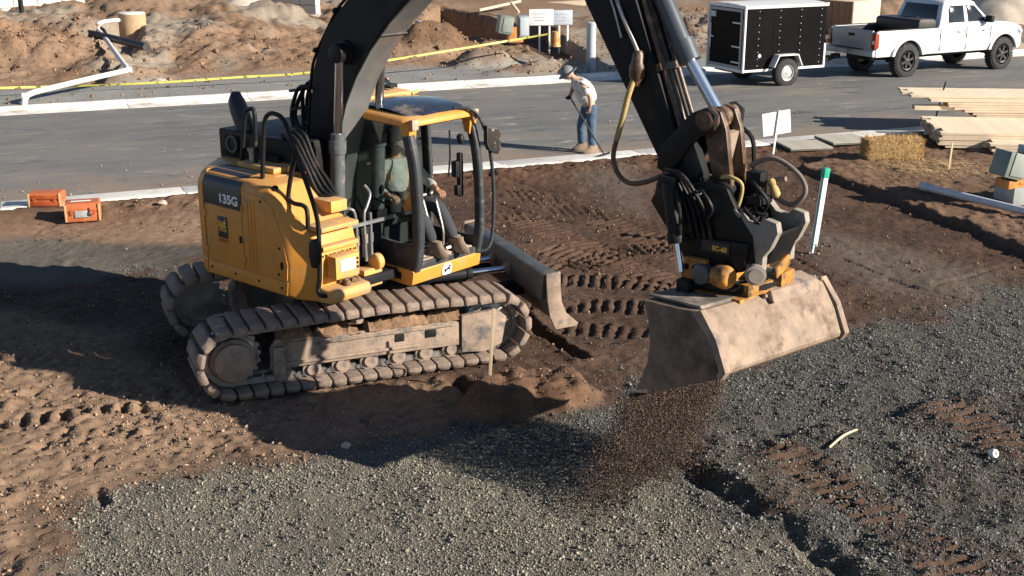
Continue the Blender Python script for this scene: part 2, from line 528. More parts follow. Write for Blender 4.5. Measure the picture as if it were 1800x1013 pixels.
FURROWS = [  # polyline, half width, depth (negative digs)
    ([(0.11, 14.47), (0.34, 13.69), (0.65, 13.17), (0.80, 12.84)], 0.09, -0.09),
    ([(-0.29, 20.30), (0.55, 19.10), (1.60, 18.52), (2.88, 17.53)], 0.05, -0.03),
    ([(1.50, 10.09), (1.68, 9.77), (2.05, 9.18), (2.34, 8.61), (2.61, 7.95)], 0.13, -0.04),
    ([(2.92, 19.70), (3.76, 18.18), (4.41, 15.61)], 0.04, -0.02),
    ([(4.73, 16.84), (5.33, 15.61), (5.85, 14.93)], 0.05, -0.025),
    ([(4.71, 16.13), (5.63, 15.61), (6.85, 16.41)], 0.05, -0.02),
    ([(-0.86, 22.83), (0.99, 20.72), (2.29, 20.94)], 0.10, -0.02),
    ([(-3.62, 9.64), (-3.51, 9.43), (-3.45, 9.33)], 0.06, -0.05),
    ([(-0.61, 12.13), (-0.42, 11.84)], 0.12, -0.16),
    ([(-4.36, 10.15), (-3.76, 10.24), (-3.21, 10.71)], 0.25, 0.02),
    ([(-4.16, 9.23), (-3.80, 8.66), (-3.53, 8.14)], 0.3, 0.03),
]

def damp(x, y):
    """freshly tipped, still damp gravel lies to the right and behind"""
    return sstep(-0.6, 0.9, x - 0.35 * (9.6 - y) * (y < 9.6) + 0.9 * (y - 10.4) + 1.6 * (fbm(x * 0.8, y * 0.8, 4, 66) - 0.5))

def gravel_mask(x, y):
    nz = (fbm(x * 2.2, y * 2.2, 4, 5) - 0.5) * 0.7
    g = sstep(-0.14, 0.20, poly_sd(x, y, GRAVEL) + nz * 0.9 + 0.55 * (fbm(x * 0.9, y * 0.9, 3, 51) - 0.5))
    g = np.maximum(g, 0.9 * sstep(-0.2, 0.3, poly_sd(x, y, GRAVEL2) + nz))
    pl = sstep(-0.02, 0.15, poly_sd(x, y, PLATEAU))
    g = g * (1 - 0.55 * pl * sstep(0.45, 0.62, fbm(x * 1.7, y * 1.7, 3, 77)))
    edge = sstep(0.22, 0.04, np.abs(poly_sd(x, y, PLATEAU) - 0.06 + nz * 0.25))
    g = g * (1 - 0.75 * edge * sstep(0.36, 0.52, fbm(x * 2.6, y * 2.6, 3, 78)))
    for pts, w, p, d in TREADS[-2:]:
        g = g * (1 - 0.9 * sstep(w * 1.15, w * 0.7, line_sd(x, y, pts) + nz * 0.12))
    return g * (1 - sstep(-0.05, 0.05, poly_sd(x, y, MOUND)))

def lot_z(x, y):
    x = np.asarray(x, float); y = np.asarray(y, float)
    u, n = to_un(x, y)
    g = gravel_mask(x, y)
    dry = sstep(-0.3, 0.4, poly_sd(x, y, DRY) + (fbm(x, y, 3, 3) - 0.5))
    z = 0.10 * (fbm(x * 0.35, y * 0.35, 3, 1) - 0.5)
    z = z + 0.035 * (fbm(x * 2.1, y * 2.1, 4, 11) - 0.5)
    rough = 0.35 + 0.75 * dry
    cl = fbm(x * 7, y * 7, 3, 21)
    z = z + rough * 0.05 * np.maximum(cl - 0.50, 0) * (0.25 + sstep(0.42, 0.58, fbm(x * 1.1, y * 1.1, 2, 31))) * 2.6
    z = z - rough * 0.035 * np.maximum(fbm(x * 10, y * 10, 3, 33) - 0.56, 0) * 6 * sstep(0.40, 0.60, fbm(x * 1.7, y * 1.7, 2, 34))
    z = z + (0.013 + 0.016 * dry) * (1 - 0.6 * g) * (fbm(x * 14, y * 14, 3, 41) - 0.5) * 2
    z = z + g * 0.05 * (fbm(x * 1.6, y * 1.6, 3, 61) - 0.5)
    z = z + rough * 0.028 * np.abs(fbm(x * 5.5, y * 5.5, 4, 35, 0.6) - 0.5) * 4 * sstep(0.38, 0.6, fbm(x * 0.9, y * 0.9, 2, 36))
    hp_ = np.hypot((x - 1.05) / 0.55, (y - 9.55) / 0.42) + 0.5 * (fbm(x * 3, y * 3, 3, 37) - 0.5)
    z = z + 0.07 * sstep(1.0, 0.1, hp_)
    # raised bank on the right
    bs = poly_sd(x, y, BANK) + 0.10 * (fbm(x * 2.4, y * 2.4, 3, 7) - 0.5)
    bk = sstep(-0.05, 0.07, bs)
    z = z + bk * (0.11 + 0.10 * (fbm(x * 2.2, y * 2.2, 4, 8) - 0.5) + 0.10 * np.maximum(fbm(x * 6, y * 6, 3, 9) - 0.5, 0))
    # rough strip along the kerb
    kb = sstep(-1.7, -0.4, n + (fbm(x * 1.3, y * 1.3, 3, 12) - 0.5) * 0.8) * (1 - bk)
    z = z + kb * (0.05 + 0.22 * np.maximum(fbm(x * 4.5, y * 4.5, 4, 13) - 0.47, 0))
    # plateau of churned gravel, lower right
    ps = poly_sd(x, y, PLATEAU) + 0.14 * (fbm(x * 3.1, y * 3.1, 3, 14) - 0.5)
    z = z + sstep(-0.14, 0.12, ps + 0.20 * (fbm(x * 8, y * 8, 3, 24) - 0.5)) * (0.095 + 0.10 * (fbm(x * 2.7, y * 2.7, 4, 15) - 0.5) + 0.05 * np.maximum(fbm(x * 9, y * 9, 3, 25) - 0.5, 0))
    # heap of loose dirt in front of the tracks
    ms = poly_sd(x, y, MOUND) + 0.10 * (fbm(x * 4.0, y * 4.0, 3, 16) - 0.5)
    z = z + sstep(-0.05, 0.20, ms) * (0.16 + 0.22 * (fbm(x * 4.5, y * 1.8, 4, 17) - 0.5))
    for pts, w, d in FURROWS:
        dd = line_sd(x, y, pts) + 0.08 * w / 0.1 * (fbm(x * 5, y * 5, 2, 18) - 0.5)
        z = z + d * sstep(w, w * 0.35, dd) - 0.25 * d * sstep(w * 2.2, w * 1.3, dd) * sstep(w * 0.8, w * 1.3, dd)
    for k, (pts, w, p, dep) in enumerate(TREADS):
        off = 0.0
        for a, b in zip(pts, pts[1:]):
            dd, t, s, L = seg_dist(x, y, a, b)
            ph = ((t + off + 0.02 * (fbm(x * 6, y * 6, 2, 19 + k) - 0.5)) / p) % 1.0
            bar = sstep(0.05, 0.2, ph) * sstep(0.58, 0.40, ph)
            inb = ((t >= 0) & (t < L)) * sstep(w, w * 0.82, np.abs(s))
            keep = sstep(0.26, 0.44, fbm(x * 1.9, y * 1.9, 2, 55 + k))
            z = z + inb * keep * (-dep * bar + 0.25 * dep * (1 - bar))
            off += L
    # the lot ends under the back of the kerb
    z = np.where(n > 0.03, -0.25, z)
    flat = sstep(-0.25, 0.0, n)
    z = np.where(n <= 0.03, z * (1 - flat) + flat * (0.045 + 0.25 * z), z)
    return z

xs = np.concatenate([np.linspace(-60, -7.4, 70, endpoint=False), np.arange(-7.4, 9.0, 0.036), np.linspace(9.0, 60, 120)])
ys = np.concatenate([np.linspace(-12, 7.4, 24, endpoint=False), np.arange(7.4, 14.0, 0.030), np.arange(14.0, 19.0, 0.045), np.linspace(19.0, 29.0, 130), np.linspace(29.2, 48, 30)])
GX, GY = np.meshgrid(xs, ys)
GZ = lot_z(GX, GY)
att_g = gravel_mask(GX, GY)
dryv = np.maximum(sstep(-0.5, 0.5, poly_sd(GX, GY, DRY) + 1.2 * (fbm(GX * 1.1, GY * 1.1, 4, 3) - 0.5)),
                  sstep(-0.5, 0.6, poly_sd(GX, GY, DRY2) + (fbm(GX, GY, 3, 4) - 0.5)))
bankv = sstep(-0.05, 0.25, poly_sd(GX, GY, BANK))
dryv = np.maximum(dryv, bankv * 0.75)
moundv = sstep(-0.06, 0.08, poly_sd(GX, GY, MOUND) + 0.1 * (fbm(GX * 4, GY * 4, 3, 16) - 0.5))
dryv = np.maximum(dryv, 0.85 * moundv)
uu, nn = to_un(GX, GY)
redv = np.clip(sstep(-2.2, -0.3, nn) * 0.8 + bankv * 0.6 + moundv + 0.5 * (fbm(GX * 0.8, GY * 0.8, 3, 71) - 0.5), 0, 1)
pale = sstep(0.0, 1.0, poly_sd(GX, GY, [(3.98, 19.32), (5.36, 18.59), (7.17, 16.41), (6.99, 14.21), (5.59, 14.21), (4.43, 15.12), (3.94, 16.98)])) * 0.8
pale = np.maximum(pale, sstep(0.1, 0.8, poly_sd(GX, GY, [(0.65, 22.83), (2.82, 23.90), (2.85, 21.38), (2.50, 18.59), (1.39, 19.32)])) * 0.7)

def ground_material(name, cols, fine=90.0, bump=0.55):
    """cols: dry, moist, red, gravel, pale"""
    m = bpy.data.materials.new(name); m.use_nodes = True
    nt = m.node_tree; N, L = nt.nodes, nt.links
    b = N['Principled BSDF']; b.inputs['Roughness'].default_value = 0.95; b.inputs['Specular IOR Level'].default_value = 0.15
    tc = N.new('ShaderNodeTexCoord')
    def noise(sc, det=6, ro=0.65):
        n = N.new('ShaderNodeTexNoise'); n.inputs['Scale'].default_value = sc; n.inputs['Detail'].default_value = det
        n.inputs['Roughness'].default_value = ro
        L.new(tc.outputs['Object'], n.inputs['Vector']); return n.outputs['Fac']
    def rng(v, a, b_, c=0.0, d=1.0):
        r = N.new('ShaderNodeMapRange'); r.inputs['From Min'].default_value = a; r.inputs['From Max'].default_value = b_
        r.inputs['To Min'].default_value = c; r.inputs['To Max'].default_value = d
        L.new(v, r.inputs['Value']); return r.outputs['Result']
    def mix(f, a, b_, mode='MIX'):
        x = N.new('ShaderNodeMix'); x.data_type = 'RGBA'; x.blend_type = mode
        for s_, v in (('Factor', f), ('A', a), ('B', b_)):
            if isinstance(v, tuple): x.inputs[s_].default_value = (*v, 1)
            elif isinstance(v, float): x.inputs[s_].default_value = v
            else: L.new(v, x.inputs[s_])
        return x.outputs['Result']
    def attr(n):
        a = N.new('ShaderNodeAttribute'); a.attribute_name = n; return a.outputs['Fac']
    n_lo, n_mid, n_hi = noise(0.9), noise(7.0), noise(fine, 8, 0.75)
    dry = mix(rng(n_mid, 0.3, 0.7), tuple(c * 0.72 for c in cols[0]), tuple(c * 1.18 for c in cols[0]))
    moist = mix(rng(n_mid, 0.3, 0.7), tuple(c * 0.6 for c in cols[1]), tuple(c * 1.4 for c in cols[1]))
    moist = mix(rng(n_lo, 0.45, 0.68), moist, tuple(c * 1.7 for c in cols[1]))
    base = mix(attr('dry'), moist, dry)
    red = mix(rng(n_mid, 0.35, 0.65), tuple(c * 0.6 for c in cols[2]), tuple(c * 1.25 for c in cols[2]))
    mr = N.new('ShaderNodeMath'); mr.operation = 'MULTIPLY'; L.new(attr('red'), mr.inputs[0]); mr.inputs[1].default_value = 0.8
    base = mix(mr.outputs[0], base, red)
    base = mix(attr('pale'), base, mix(rng(n_mid, 0.3, 0.7), tuple(c * 0.7 for c in cols[4]), cols[4]))
    vo = N.new('ShaderNodeTexVoronoi'); vo.inputs['Scale'].default_value = 85.0
    L.new(tc.outputs['Object'], vo.inputs['Vector'])
    sep = N.new('ShaderNodeSeparateColor'); L.new(vo.outputs['Color'], sep.inputs[0])
    grav = mix(rng(sep.outputs[0], 0.0, 1.0), tuple(c * 0.45 for c in cols[3]), tuple(c * 1.35 for c in cols[3]))
    grav = mix(rng(n_lo, 0.35, 0.7), grav, tuple(c * 0.7 for c in cols[3]))
    grav = mix(attr('damp'), grav, mix(rng(sep.outputs[0], 0.0, 1.0), tuple(c * 0.26 for c in cols[3]), tuple(c * 0.85 for c in cols[3])))
    base = mix(attr('gravel'), base, grav)
    base = mix(rng(n_hi, 0.25, 0.75, 0.0, 1.0), mix(0.45, base, (0.02, 0.015, 0.012)), base)
    L.new(base, b.inputs['Base Color'])
    bp = N.new('ShaderNodeBump'); bp.inputs['Strength'].default_value = bump; bp.inputs['Distance'].default_value = 0.03
    sm0 = N.new('ShaderNodeMath'); sm0.operation = 'ADD'
    L.new(n_hi, sm0.inputs[0]); L.new(noise(28.0, 6, 0.7), sm0.inputs[1])
    vg = N.new('ShaderNodeMath'); vg.operation = 'MULTIPLY'; L.new(vo.outputs['Distance'], vg.inputs[0]); L.new(attr('gravel'), vg.inputs[1])
    sm = N.new('ShaderNodeMath'); sm.operation = 'SUBTRACT'; L.new(sm0.outputs[0], sm.inputs[0]); L.new(vg.outputs[0], sm.inputs[1])
    L.new(sm.outputs[0], bp.inputs['Height']); L.new(bp.outputs['Normal'], b.inputs['Normal'])
    return m

lot_mat = ground_material('lot_soil', [(0.33, 0.222, 0.148), (0.086, 0.053, 0.037), (0.165, 0.088, 0.052), (0.20, 0.188, 0.158), (0.185, 0.15, 0.122)])
ground = grid_mesh('ground', xs, ys, GZ, {'gravel': att_g, 'dry': dryv, 'red': redv, 'pale': pale, 'damp': damp(GX, GY)}, lot_mat)
tag(ground, kind='structure')

# one wide sheet under everything, out to the horizon
far_sheet_mat = mat('far_soil', (0.30, 0.21, 0.14), 0.95, var=0.3, scale=0.08)
fs = MB().add([(-900, -900, -1.6), (900, -900, -1.6), (900, 900, -1.6), (-900, 900, -1.6)], [(0, 1, 2, 3)]).build('terrain', far_sheet_mat)
tag(fs, kind='structure')

# ------------------------------------------------------------------ road
def road_material():
    m = bpy.data.materials.new('asphalt'); m.use_nodes = True
    nt = m.node_tree; N, L = nt.nodes, nt.links
    b = N['Principled BSDF']; b.inputs['Roughness'].default_value = 0.82; b.inputs['Specular IOR Level'].default_value = 0.3
    tc = N.new('ShaderNodeTexCoord')
    mp = N.new('ShaderNodeMapping'); mp.inputs['Scale'].default_value = (0.33, 1.0, 1.0)
    L.new(tc.outputs['Object'], mp.inputs['Vector'])
    def noise(sc, v, det=6, ro=0.65):
        n = N.new('ShaderNodeTexNoise'); n.inputs['Scale'].default_value = sc; n.inputs['Detail'].default_value = det
        n.inputs['Roughness'].default_value = ro; L.new(v, n.inputs['Vector']); return n.outputs['Fac']
    def rng(v, a, b_, c=0.0, d=1.0):
        r = N.new('ShaderNodeMapRange'); r.inputs['From Min'].default_value = a; r.inputs['From Max'].default_value = b_
        r.inputs['To Min'].default_value = c; r.inputs['To Max'].default_value = d
        L.new(v, r.inputs['Value']); return r.outputs['Result']
    def mix(f, a, b_):
        x = N.new('ShaderNodeMix'); x.data_type = 'RGBA'
        for s_, v in (('Factor', f), ('A', a), ('B', b_)):
            if isinstance(v, tuple): x.inputs[s_].default_value = (*v, 1)
            elif isinstance(v, float): x.inputs[s_].default_value = v
            else: L.new(v, x.inputs[s_])
        return x.outputs['Result']
    O = tc.outputs['Object']; S = mp.outputs['Vector']
    c = mix(rng(noise(1.2, S), 0.35, 0.68), (0.055, 0.063, 0.066), (0.125, 0.132, 0.130))
    c = mix(rng(noise(140, O, 3), 0.3, 0.75), c, (0.19, 0.19, 0.182))
    c = mix(rng(noise(0.35, S, 6, 0.7), 0.44, 0.60, 0.0, 0.75), c, (0.175, 0.172, 0.160))
    c = mix(rng(noise(0.55, S, 6, 0.7), 0.50, 0.64, 0.0, 0.7), c, (0.25, 0.21, 0.165))
    c = mix(rng(noise(3.2, S, 8, 0.78), 0.57, 0.63, 0.0, 0.8), c, (0.33, 0.315, 0.28))
    c = mix(rng(noise(2.0, S, 4), 0.58, 0.68, 0.0, 0.6), c, (0.045, 0.047, 0.048))
    mp2 = N.new('ShaderNodeMapping'); mp2.inputs['Scale'].default_value = (0.035, 1.0, 1.0); L.new(O, mp2.inputs['Vector'])
    T = mp2.outputs['Vector']
    c = mix(rng(noise(2.2, T, 5, 0.6), 0.50, 0.66, 0.0, 0.55), c, (0.20, 0.19, 0.172))
    c = mix(rng(noise(4.5, T, 4, 0.6), 0.58, 0.68, 0.0, 0.55), c, (0.06, 0.063, 0.065))
    # soil dragged along the near gutter
    sx = N.new('ShaderNodeSeparateXYZ'); L.new(O, sx.inputs[0])
    e = N.new('ShaderNodeMath'); e.operation = 'ADD'; L.new(sx.outputs['Y'], e.inputs[0])
    L.new(rng(noise(0.8, O, 5), 0.3, 0.7, -1.2, 1.2), e.inputs[1])
    c = mix(rng(e.outputs[0], 2.4, 0.6, 0.0, 0.75), c, (0.25, 0.19, 0.14))
    L.new(c, b.inputs['Base Color'])
    bp = N.new('ShaderNodeBump'); bp.inputs['Strength'].default_value = 0.35; bp.inputs['Distance'].default_value = 0.01
    L.new(noise(120, O, 4), bp.inputs['Height']); L.new(bp.outputs['Normal'], b.inputs['Normal'])
    return m
road_mat = road_material()
rd = MB()
us = np.linspace(-60, 110, 86)
rings = []
for uq in us:
    row = []
    for nq in (0.55, 2.5, 5.3, 8.0, 10.25):
        row.append((float(uq), nq, 0.015 + 0.06 * (1 - abs(nq - 5.3) / 5.0)))
    rings.append(row)
rd.loft(rings, closed=False, caps=False)
road = rd.build('road', road_mat, smooth=60)
road.location = (RO[0], RO[1], 0); road.rotation_euler = (0, 0, RA)
tag(road, kind='structure')

conc = mat('kerb_concrete', (0.68, 0.66, 0.61), 0.85, var=0.10, scale=2.5, dirt=(0.36, 0.27, 0.20), damt=0.27, dscale=1.3, bump=0.1, bscale=80)
def kerb(n_back, n_front, top):
    """concrete kerb and gutter, poured in sections with open joints; n_back is the raised back"""
    sgn = 1 if n_front > n_back else -1
    prof = [(n_back, -0.2), (n_back, top), (n_back + sgn * 0.14, top), (n_back + sgn * (0.19 if top > 0.1 else 0.34), 0.035), (n_front, 0.022), (n_front, -0.2)]
    gut = MB()
    gut.add([(-60, n_back, -0.1), (110, n_back, -0.1), (110, n_front, -0.1), (-60, n_front, -0.1)], [(0, 1, 2, 3)])
    base = gut.build('kerb', conc)
    base.location = (RO[0], RO[1], 0); base.rotation_euler = (0, 0, RA)
    tag(base, kind='structure')
    me = None
    for i in range(-10, 26):
        if me is None:
            mb = MB()
            mb.add([(0.006, a, z) for a, z in prof] + [(2.994, a, z) for a, z in prof],
                   [tuple(range(6)), tuple(range(11, 5, -1))] + [(k, k + 6, (k + 1) % 6 + 6, (k + 1) % 6) for k in range(6)])
            me = mb.mesh('kerb_section', conc, 30, 0.012, 2)
        s_ = obj('kerb_section', me, base)
        s_.location = (i * 3.0, 0, 0.002 * ((i * 7) % 3))
    return base
kerb(0.0, 0.78, 0.075)
kerb(10.85, 10.1, 0.14)

# ------------------------------------------------------------------ ground beyond the road
def pw(q):
    return to_un(q[0], q[1])
FMOUNDS = [  # u, n, radius u, radius n, height
    (*pw((-14.81, 36.40)), 3.4, 2.0, 0.6), (*pw((-15.96, 41.31)), 3.0, 2.4, 0.30), (*pw((-13.32, 39.06)), 2.2, 1.6, 0.35), (*pw((-17.74, 37.68)), 4.5, 2.6, 0.5),
    (*pw((-2.36, 39.34)), 1.9, 0.9, 0.75), (*pw((-0.69, 37.42)), 1.7, 0.7, 0.5), (*pw((1.00, 35.91)), 2.2, 0.6, 0.35),
    (*pw((-13.60, 52.25)), 4.0, 3.5, 0.6), (*pw((-8.98, 46.65)), 3.0, 1.6, 0.5), (*pw((-13.85, 47.26)), 2.2, 1.6, 0.5), (*pw((-10.58, 34.07)), 1.3, 0.6, 0.35), (*pw((2.18, 47.68)), 3, 3, 0.3),
    (*pw((6.55, 47.68)), 4, 6, 0.8), (*pw((16.42, 44.73)), 5, 5, 0.5),
]
TRENCH = [(-3.57, 47.26), (-3.13, 54.86), (-1.20, 52.75), (1.30, 47.26), (2.43, 40.53), (2.94, 36.40), (2.33, 35.91), (1.07, 38.77), (0.00, 41.79), (-1.18, 42.78), (-2.41, 43.82)]
TRENCH2 = [(-13.87, 41.31), (-13.48, 44.18), (-11.69, 39.78), (-11.24, 36.40), (-11.55, 35.67), (-12.79, 37.95)]
def far_z(u, n):
    x, y = from_un(u, n)
    z = 0.12 + 0.02 * (fbm(x * 2, y * 2, 3, 80) - 0.5)
    rise = sstep(13.6, 16.5, n + 2.0 * (fbm(x * 0.4, y * 0.4, 3, 81) - 0.5)) * sstep(17, 12, u - 3.5)
    z = z + rise * (0.15 + 0.6 * (fbm(x * 0.7, y * 0.7, 4, 82) - 0.35) + 0.35 * np.maximum(fbm(x * 2.6, y * 2.6, 4, 83) - 0.45, 0))
    z = z + 0.55 * sstep(14, 22, n) * sstep(12, 7, u)
    lump = 0.0
    for (a, b, ra, rb, h) in FMOUNDS:
        q = np.hypot((u - a) / ra, (n - b) / rb) + 0.5 * (fbm(x * 0.9, y * 0.9, 3, 84) - 0.5)
        k = h * sstep(1.05, 0.12, q)
        z = z + k; lump = lump + np.clip(k * 3, 0, 1)
    z = z + np.clip(lump + rise, 0, 1) * 0.22 * (fbm(x * 3.5, y * 3.5, 4, 85, 0.6) - 0.5)
    td = poly_sd(x, y, TRENCH) + 0.25 * (fbm(x * 1.5, y * 1.5, 3, 86) - 0.5)
    z = z - 1.5 * sstep(-0.08, 0.25, td)
    z = z - 0.6 * sstep(-0.1, 0.4, poly_sd(x, y, TRENCH2))
    z = z + 0.05 * sstep(20, 40, n) * n * 0.25 * (0.5 + fbm(x * 0.1, y * 0.1, 2, 87))
    return np.where(n < 10.84, -0.3, z)
us = np.concatenate([np.linspace(-45, -8, 60, endpoint=False), np.arange(-8, 34, 0.10), np.linspace(34, 90, 70)])
ns = np.concatenate([[10.80], np.arange(10.86, 22, 0.085), np.linspace(22, 40, 80), np.linspace(41, 90, 40)])
U, NN = np.meshgrid(us, ns)
FZ = far_z(U, NN)
fx, fy = from_un(U, NN)
sandy = sstep(-0.5, 0.8, np.minimum(13.9 - NN, NN - 10.5) + 1.4 * (fbm(fx * 0.6, fy * 0.6, 3, 90) - 0.5))
mn = np.zeros_like(FZ)
for (a, b, ra, rb, h) in FMOUNDS:
    mn = np.maximum(mn, sstep(1.0, 0.55, np.hypot((U - a) / ra, (NN - b) / rb)))
sandy = sandy * (1 - 0.9 * mn)
dark = sstep(0.35, 0.75, np.where((U > 10.5) & (U < 22), mn, 0)) * 0.85
far_mat = ground_material('far_ground_soil', [(0.32, 0.222, 0.150), (0.10, 0.062, 0.040), (0.26, 0.150, 0.085), (0.42, 0.44, 0.43), (0.40, 0.35, 0.28)], fine=40.0, bump=0.6)
far_ground = grid_mesh('ground', us, ns, FZ, {'gravel': sandy * 0.9, 'dry': 1 - dark, 'red': np.clip(0.3 + 1.2 * (fbm(fx * 0.5, fy * 0.5, 3, 91) - 0.4), 0, 1), 'pale': sstep(0.5, 0.7, fbm(fx * 0.35, fy * 0.35, 3, 92)) * 0.8},
                       far_mat, mapxy=from_un)
tag(far_ground, kind='structure')

# ------------------------------------------------------------------ loose gravel and crumbs of soil
rng = np.random.default_rng(3)
def scatter(n, x0, x1, y0, y1, keep):
    """uniform points in a box of ground, kept with probability keep(x, y)"""
    x = rng.uniform(x0, x1, n); y = rng.uniform(y0, y1, n)
    v = in_view(x, y); x, y = x[v], y[v]
    n = len(x)
    ok = rng.uniform(0, 1, n) < keep(x, y)
    return x[ok], y[ok]
def in_view(x, y, m=0.6):
    return (np.abs(x) < 0.43 * y + m)
gravel_mat = mat('gravel_stone', (0.235, 0.218, 0.178), 0.85, var=0.15, scale=3, island=0.5, spec=0.2)
damp_mat = mat('gravel_damp', (0.125, 0.127, 0.118), 0.7, var=0.2, scale=3, island=0.85, spec=0.4)
def stone_mask(x, y):
    nz = (fbm(x * 2.2, y * 2.2, 4, 5) - 0.5) * 0.7
    s = sstep(-0.45, 0.35, poly_sd(x, y, GRAVEL) + nz * 0.9 + 0.55 * (fbm(x * 0.9, y * 0.9, 3, 51) - 0.5) + 0.3 * (fbm(x * 9, y * 9, 2, 6) - 0.5)) ** 1.6
    s = np.maximum(s, 0.8 * gravel_mask(x, y))
    return s * (1 - 0.85 * sstep(-0.05, 0.05, poly_sd(x, y, MOUND)))
gx, gy = scatter(900000, -5.5, 8.5, 7.6, 16.5, lambda x, y: in_view(x, y) * np.clip(0.04 + stone_mask(x, y), 0, 1) * np.clip(1.4 - (y - 8) * 0.11, 0.25, 1) * (0.55 + 0.45 * sstep(0.35, 0.6, fbm(x * 1.3, y * 1.3, 3, 99))))
sz = np.clip(rng.lognormal(math.log(0.0060), 0.52, len(gx)), 0.0024, 0.028)
hz_ = lot_z(gx, gy) + sz * 0.3
wet = damp(gx, gy) + rng.uniform(-0.25, 0.25, len(gx)) > 0.5
st = tri_cloud('gravel', np.stack([gx, gy, hz_], -1)[~wet], sz[~wet], gravel_mat, seed=4, simple=True)
tag(st, 'loose pale grey gravel spread over the left foreground of the lot', 'gravel', kind='stuff')
st = tri_cloud('gravel', np.stack([gx, gy, hz_], -1)[wet], sz[wet], damp_mat, seed=14, simple=True)
tag(st, 'loose dark damp gravel spread around and right of the bucket', 'gravel', kind='stuff')
crumb_mat = mat('soil_crumb', (0.165, 0.115, 0.080), 0.95, var=0.3, scale=2, island=0.5, spec=0.1)
cx, cy = scatter(120000, -7.5, 9.0, 7.6, 24, lambda x, y: in_view(x, y) * (1 - gravel_mask(x, y)) * (0.12 + 0.9 * sstep(0.48, 0.66, fbm(x * 1.4, y * 1.4, 3, 98))) * (to_un(x, y)[1] < -0.1) * 0.55)
sz = np.clip(rng.lognormal(math.log(0.008), 0.55, len(cx)), 0.003, 0.04)
st = tri_cloud('soil_crumbs', np.stack([cx, cy, lot_z(cx, cy) + sz * 0.25], -1), sz, crumb_mat, seed=5)
tag(st, 'loose brown crumbs and clods of soil over the dirt lot', 'soil', kind='stuff')
kx, ky = scatter(80000, -7.5, 1.5, 7.6, 20, lambda x, y: in_view(x, y) * (1 - gravel_mask(x, y)) * sstep(-0.4, 0.3, poly_sd(x, y, DRY)) * (0.15 + sstep(0.46, 0.62, fbm(x * 1.9, y * 1.9, 3, 97))))
sz = np.clip(rng.lognormal(math.log(0.0066), 0.55, len(kx)), 0.0026, 0.032)
st = tri_cloud('soil_crumbs', np.stack([kx, ky, lot_z(kx, ky) + sz * 0.25], -1), sz, mat('soil_crumb_dry', (0.31, 0.215, 0.145), 0.95, var=0.3, scale=2, island=0.35, spec=0.1), seed=15)
tag(st, 'dry tan crumbs of soil over the left part of the lot', 'soil', kind='stuff')
cu, cn = rng.uniform(-6, 30, 26000), rng.uniform(10.9, 20, 26000)
kk = np.zeros(len(cu))
for (a, b, ra, rb, h) in FMOUNDS:
    kk = np.maximum(kk, sstep(1.25, 0.6, np.hypot((cu - a) / ra, (cn - b) / rb)))
ok = rng.uniform(0, 1, len(cu)) < 0.06 + 0.6 * kk + 0.2 * (cn > 14.5)
cu, cn = cu[ok], cn[ok]
cxx, cyy = from_un(cu, cn)
sz = np.clip(rng.lognormal(math.log(0.024), 0.55, len(cu)), 0.010, 0.10)
st = tri_cloud('soil_clods', np.stack([cxx, cyy, far_z(cu, cn) + sz * 0.25], -1), sz, mat('clod', (0.235, 0.15, 0.095), 0.95, var=0.3, island=0.4, spec=0.1), seed=6)
tag(st, 'brown clods of dug earth scattered over the heaps beyond the road', 'soil', kind='stuff')
ru, rn_ = rng.uniform(-4, 30, 1500), rng.beta(0.8, 3.2, 1500) * 9.4 + 0.7
sz = np.clip(rng.lognormal(math.log(0.009), 0.45, 1500), 0.005, 0.03)
rx, ry = from_un(ru, rn_)
st = tri_cloud('road_grit', np.stack([rx, ry, 0.03 + 0.05 * (1 - np.abs(rn_ - 5.3) / 5) + sz * 0.2], -1), sz, mat('road_grit', (0.26, 0.22, 0.18), 0.9, var=0.2, island=0.4), seed=8)
tag(st, 'crumbs of pale grit strewn over the asphalt road', 'grit', kind='stuff')
def gz(x, y):
    u, n = to_un(x, y)
    if n > 10.84: return float(far_z(np.array([u]), np.array([n]))[0])
    if n > 0.03: return 0.02 + 0.06 * (1 - abs(n - 5.3) / 5.0) if 0.62 < n < 10.2 else 0.03
    return float(lot_z(np.array([x]), np.array([y]))[0])

# ================================================================== excavator
EX, EY = -1.96, 13.25
EXC = thing('excavator', 'yellow tracked excavator with black boom, blade and tilting bucket working on the lot', 'excavator', (EX, EY, 0.02), R(23))
UPR = R(-64)          # house swing against the tracks

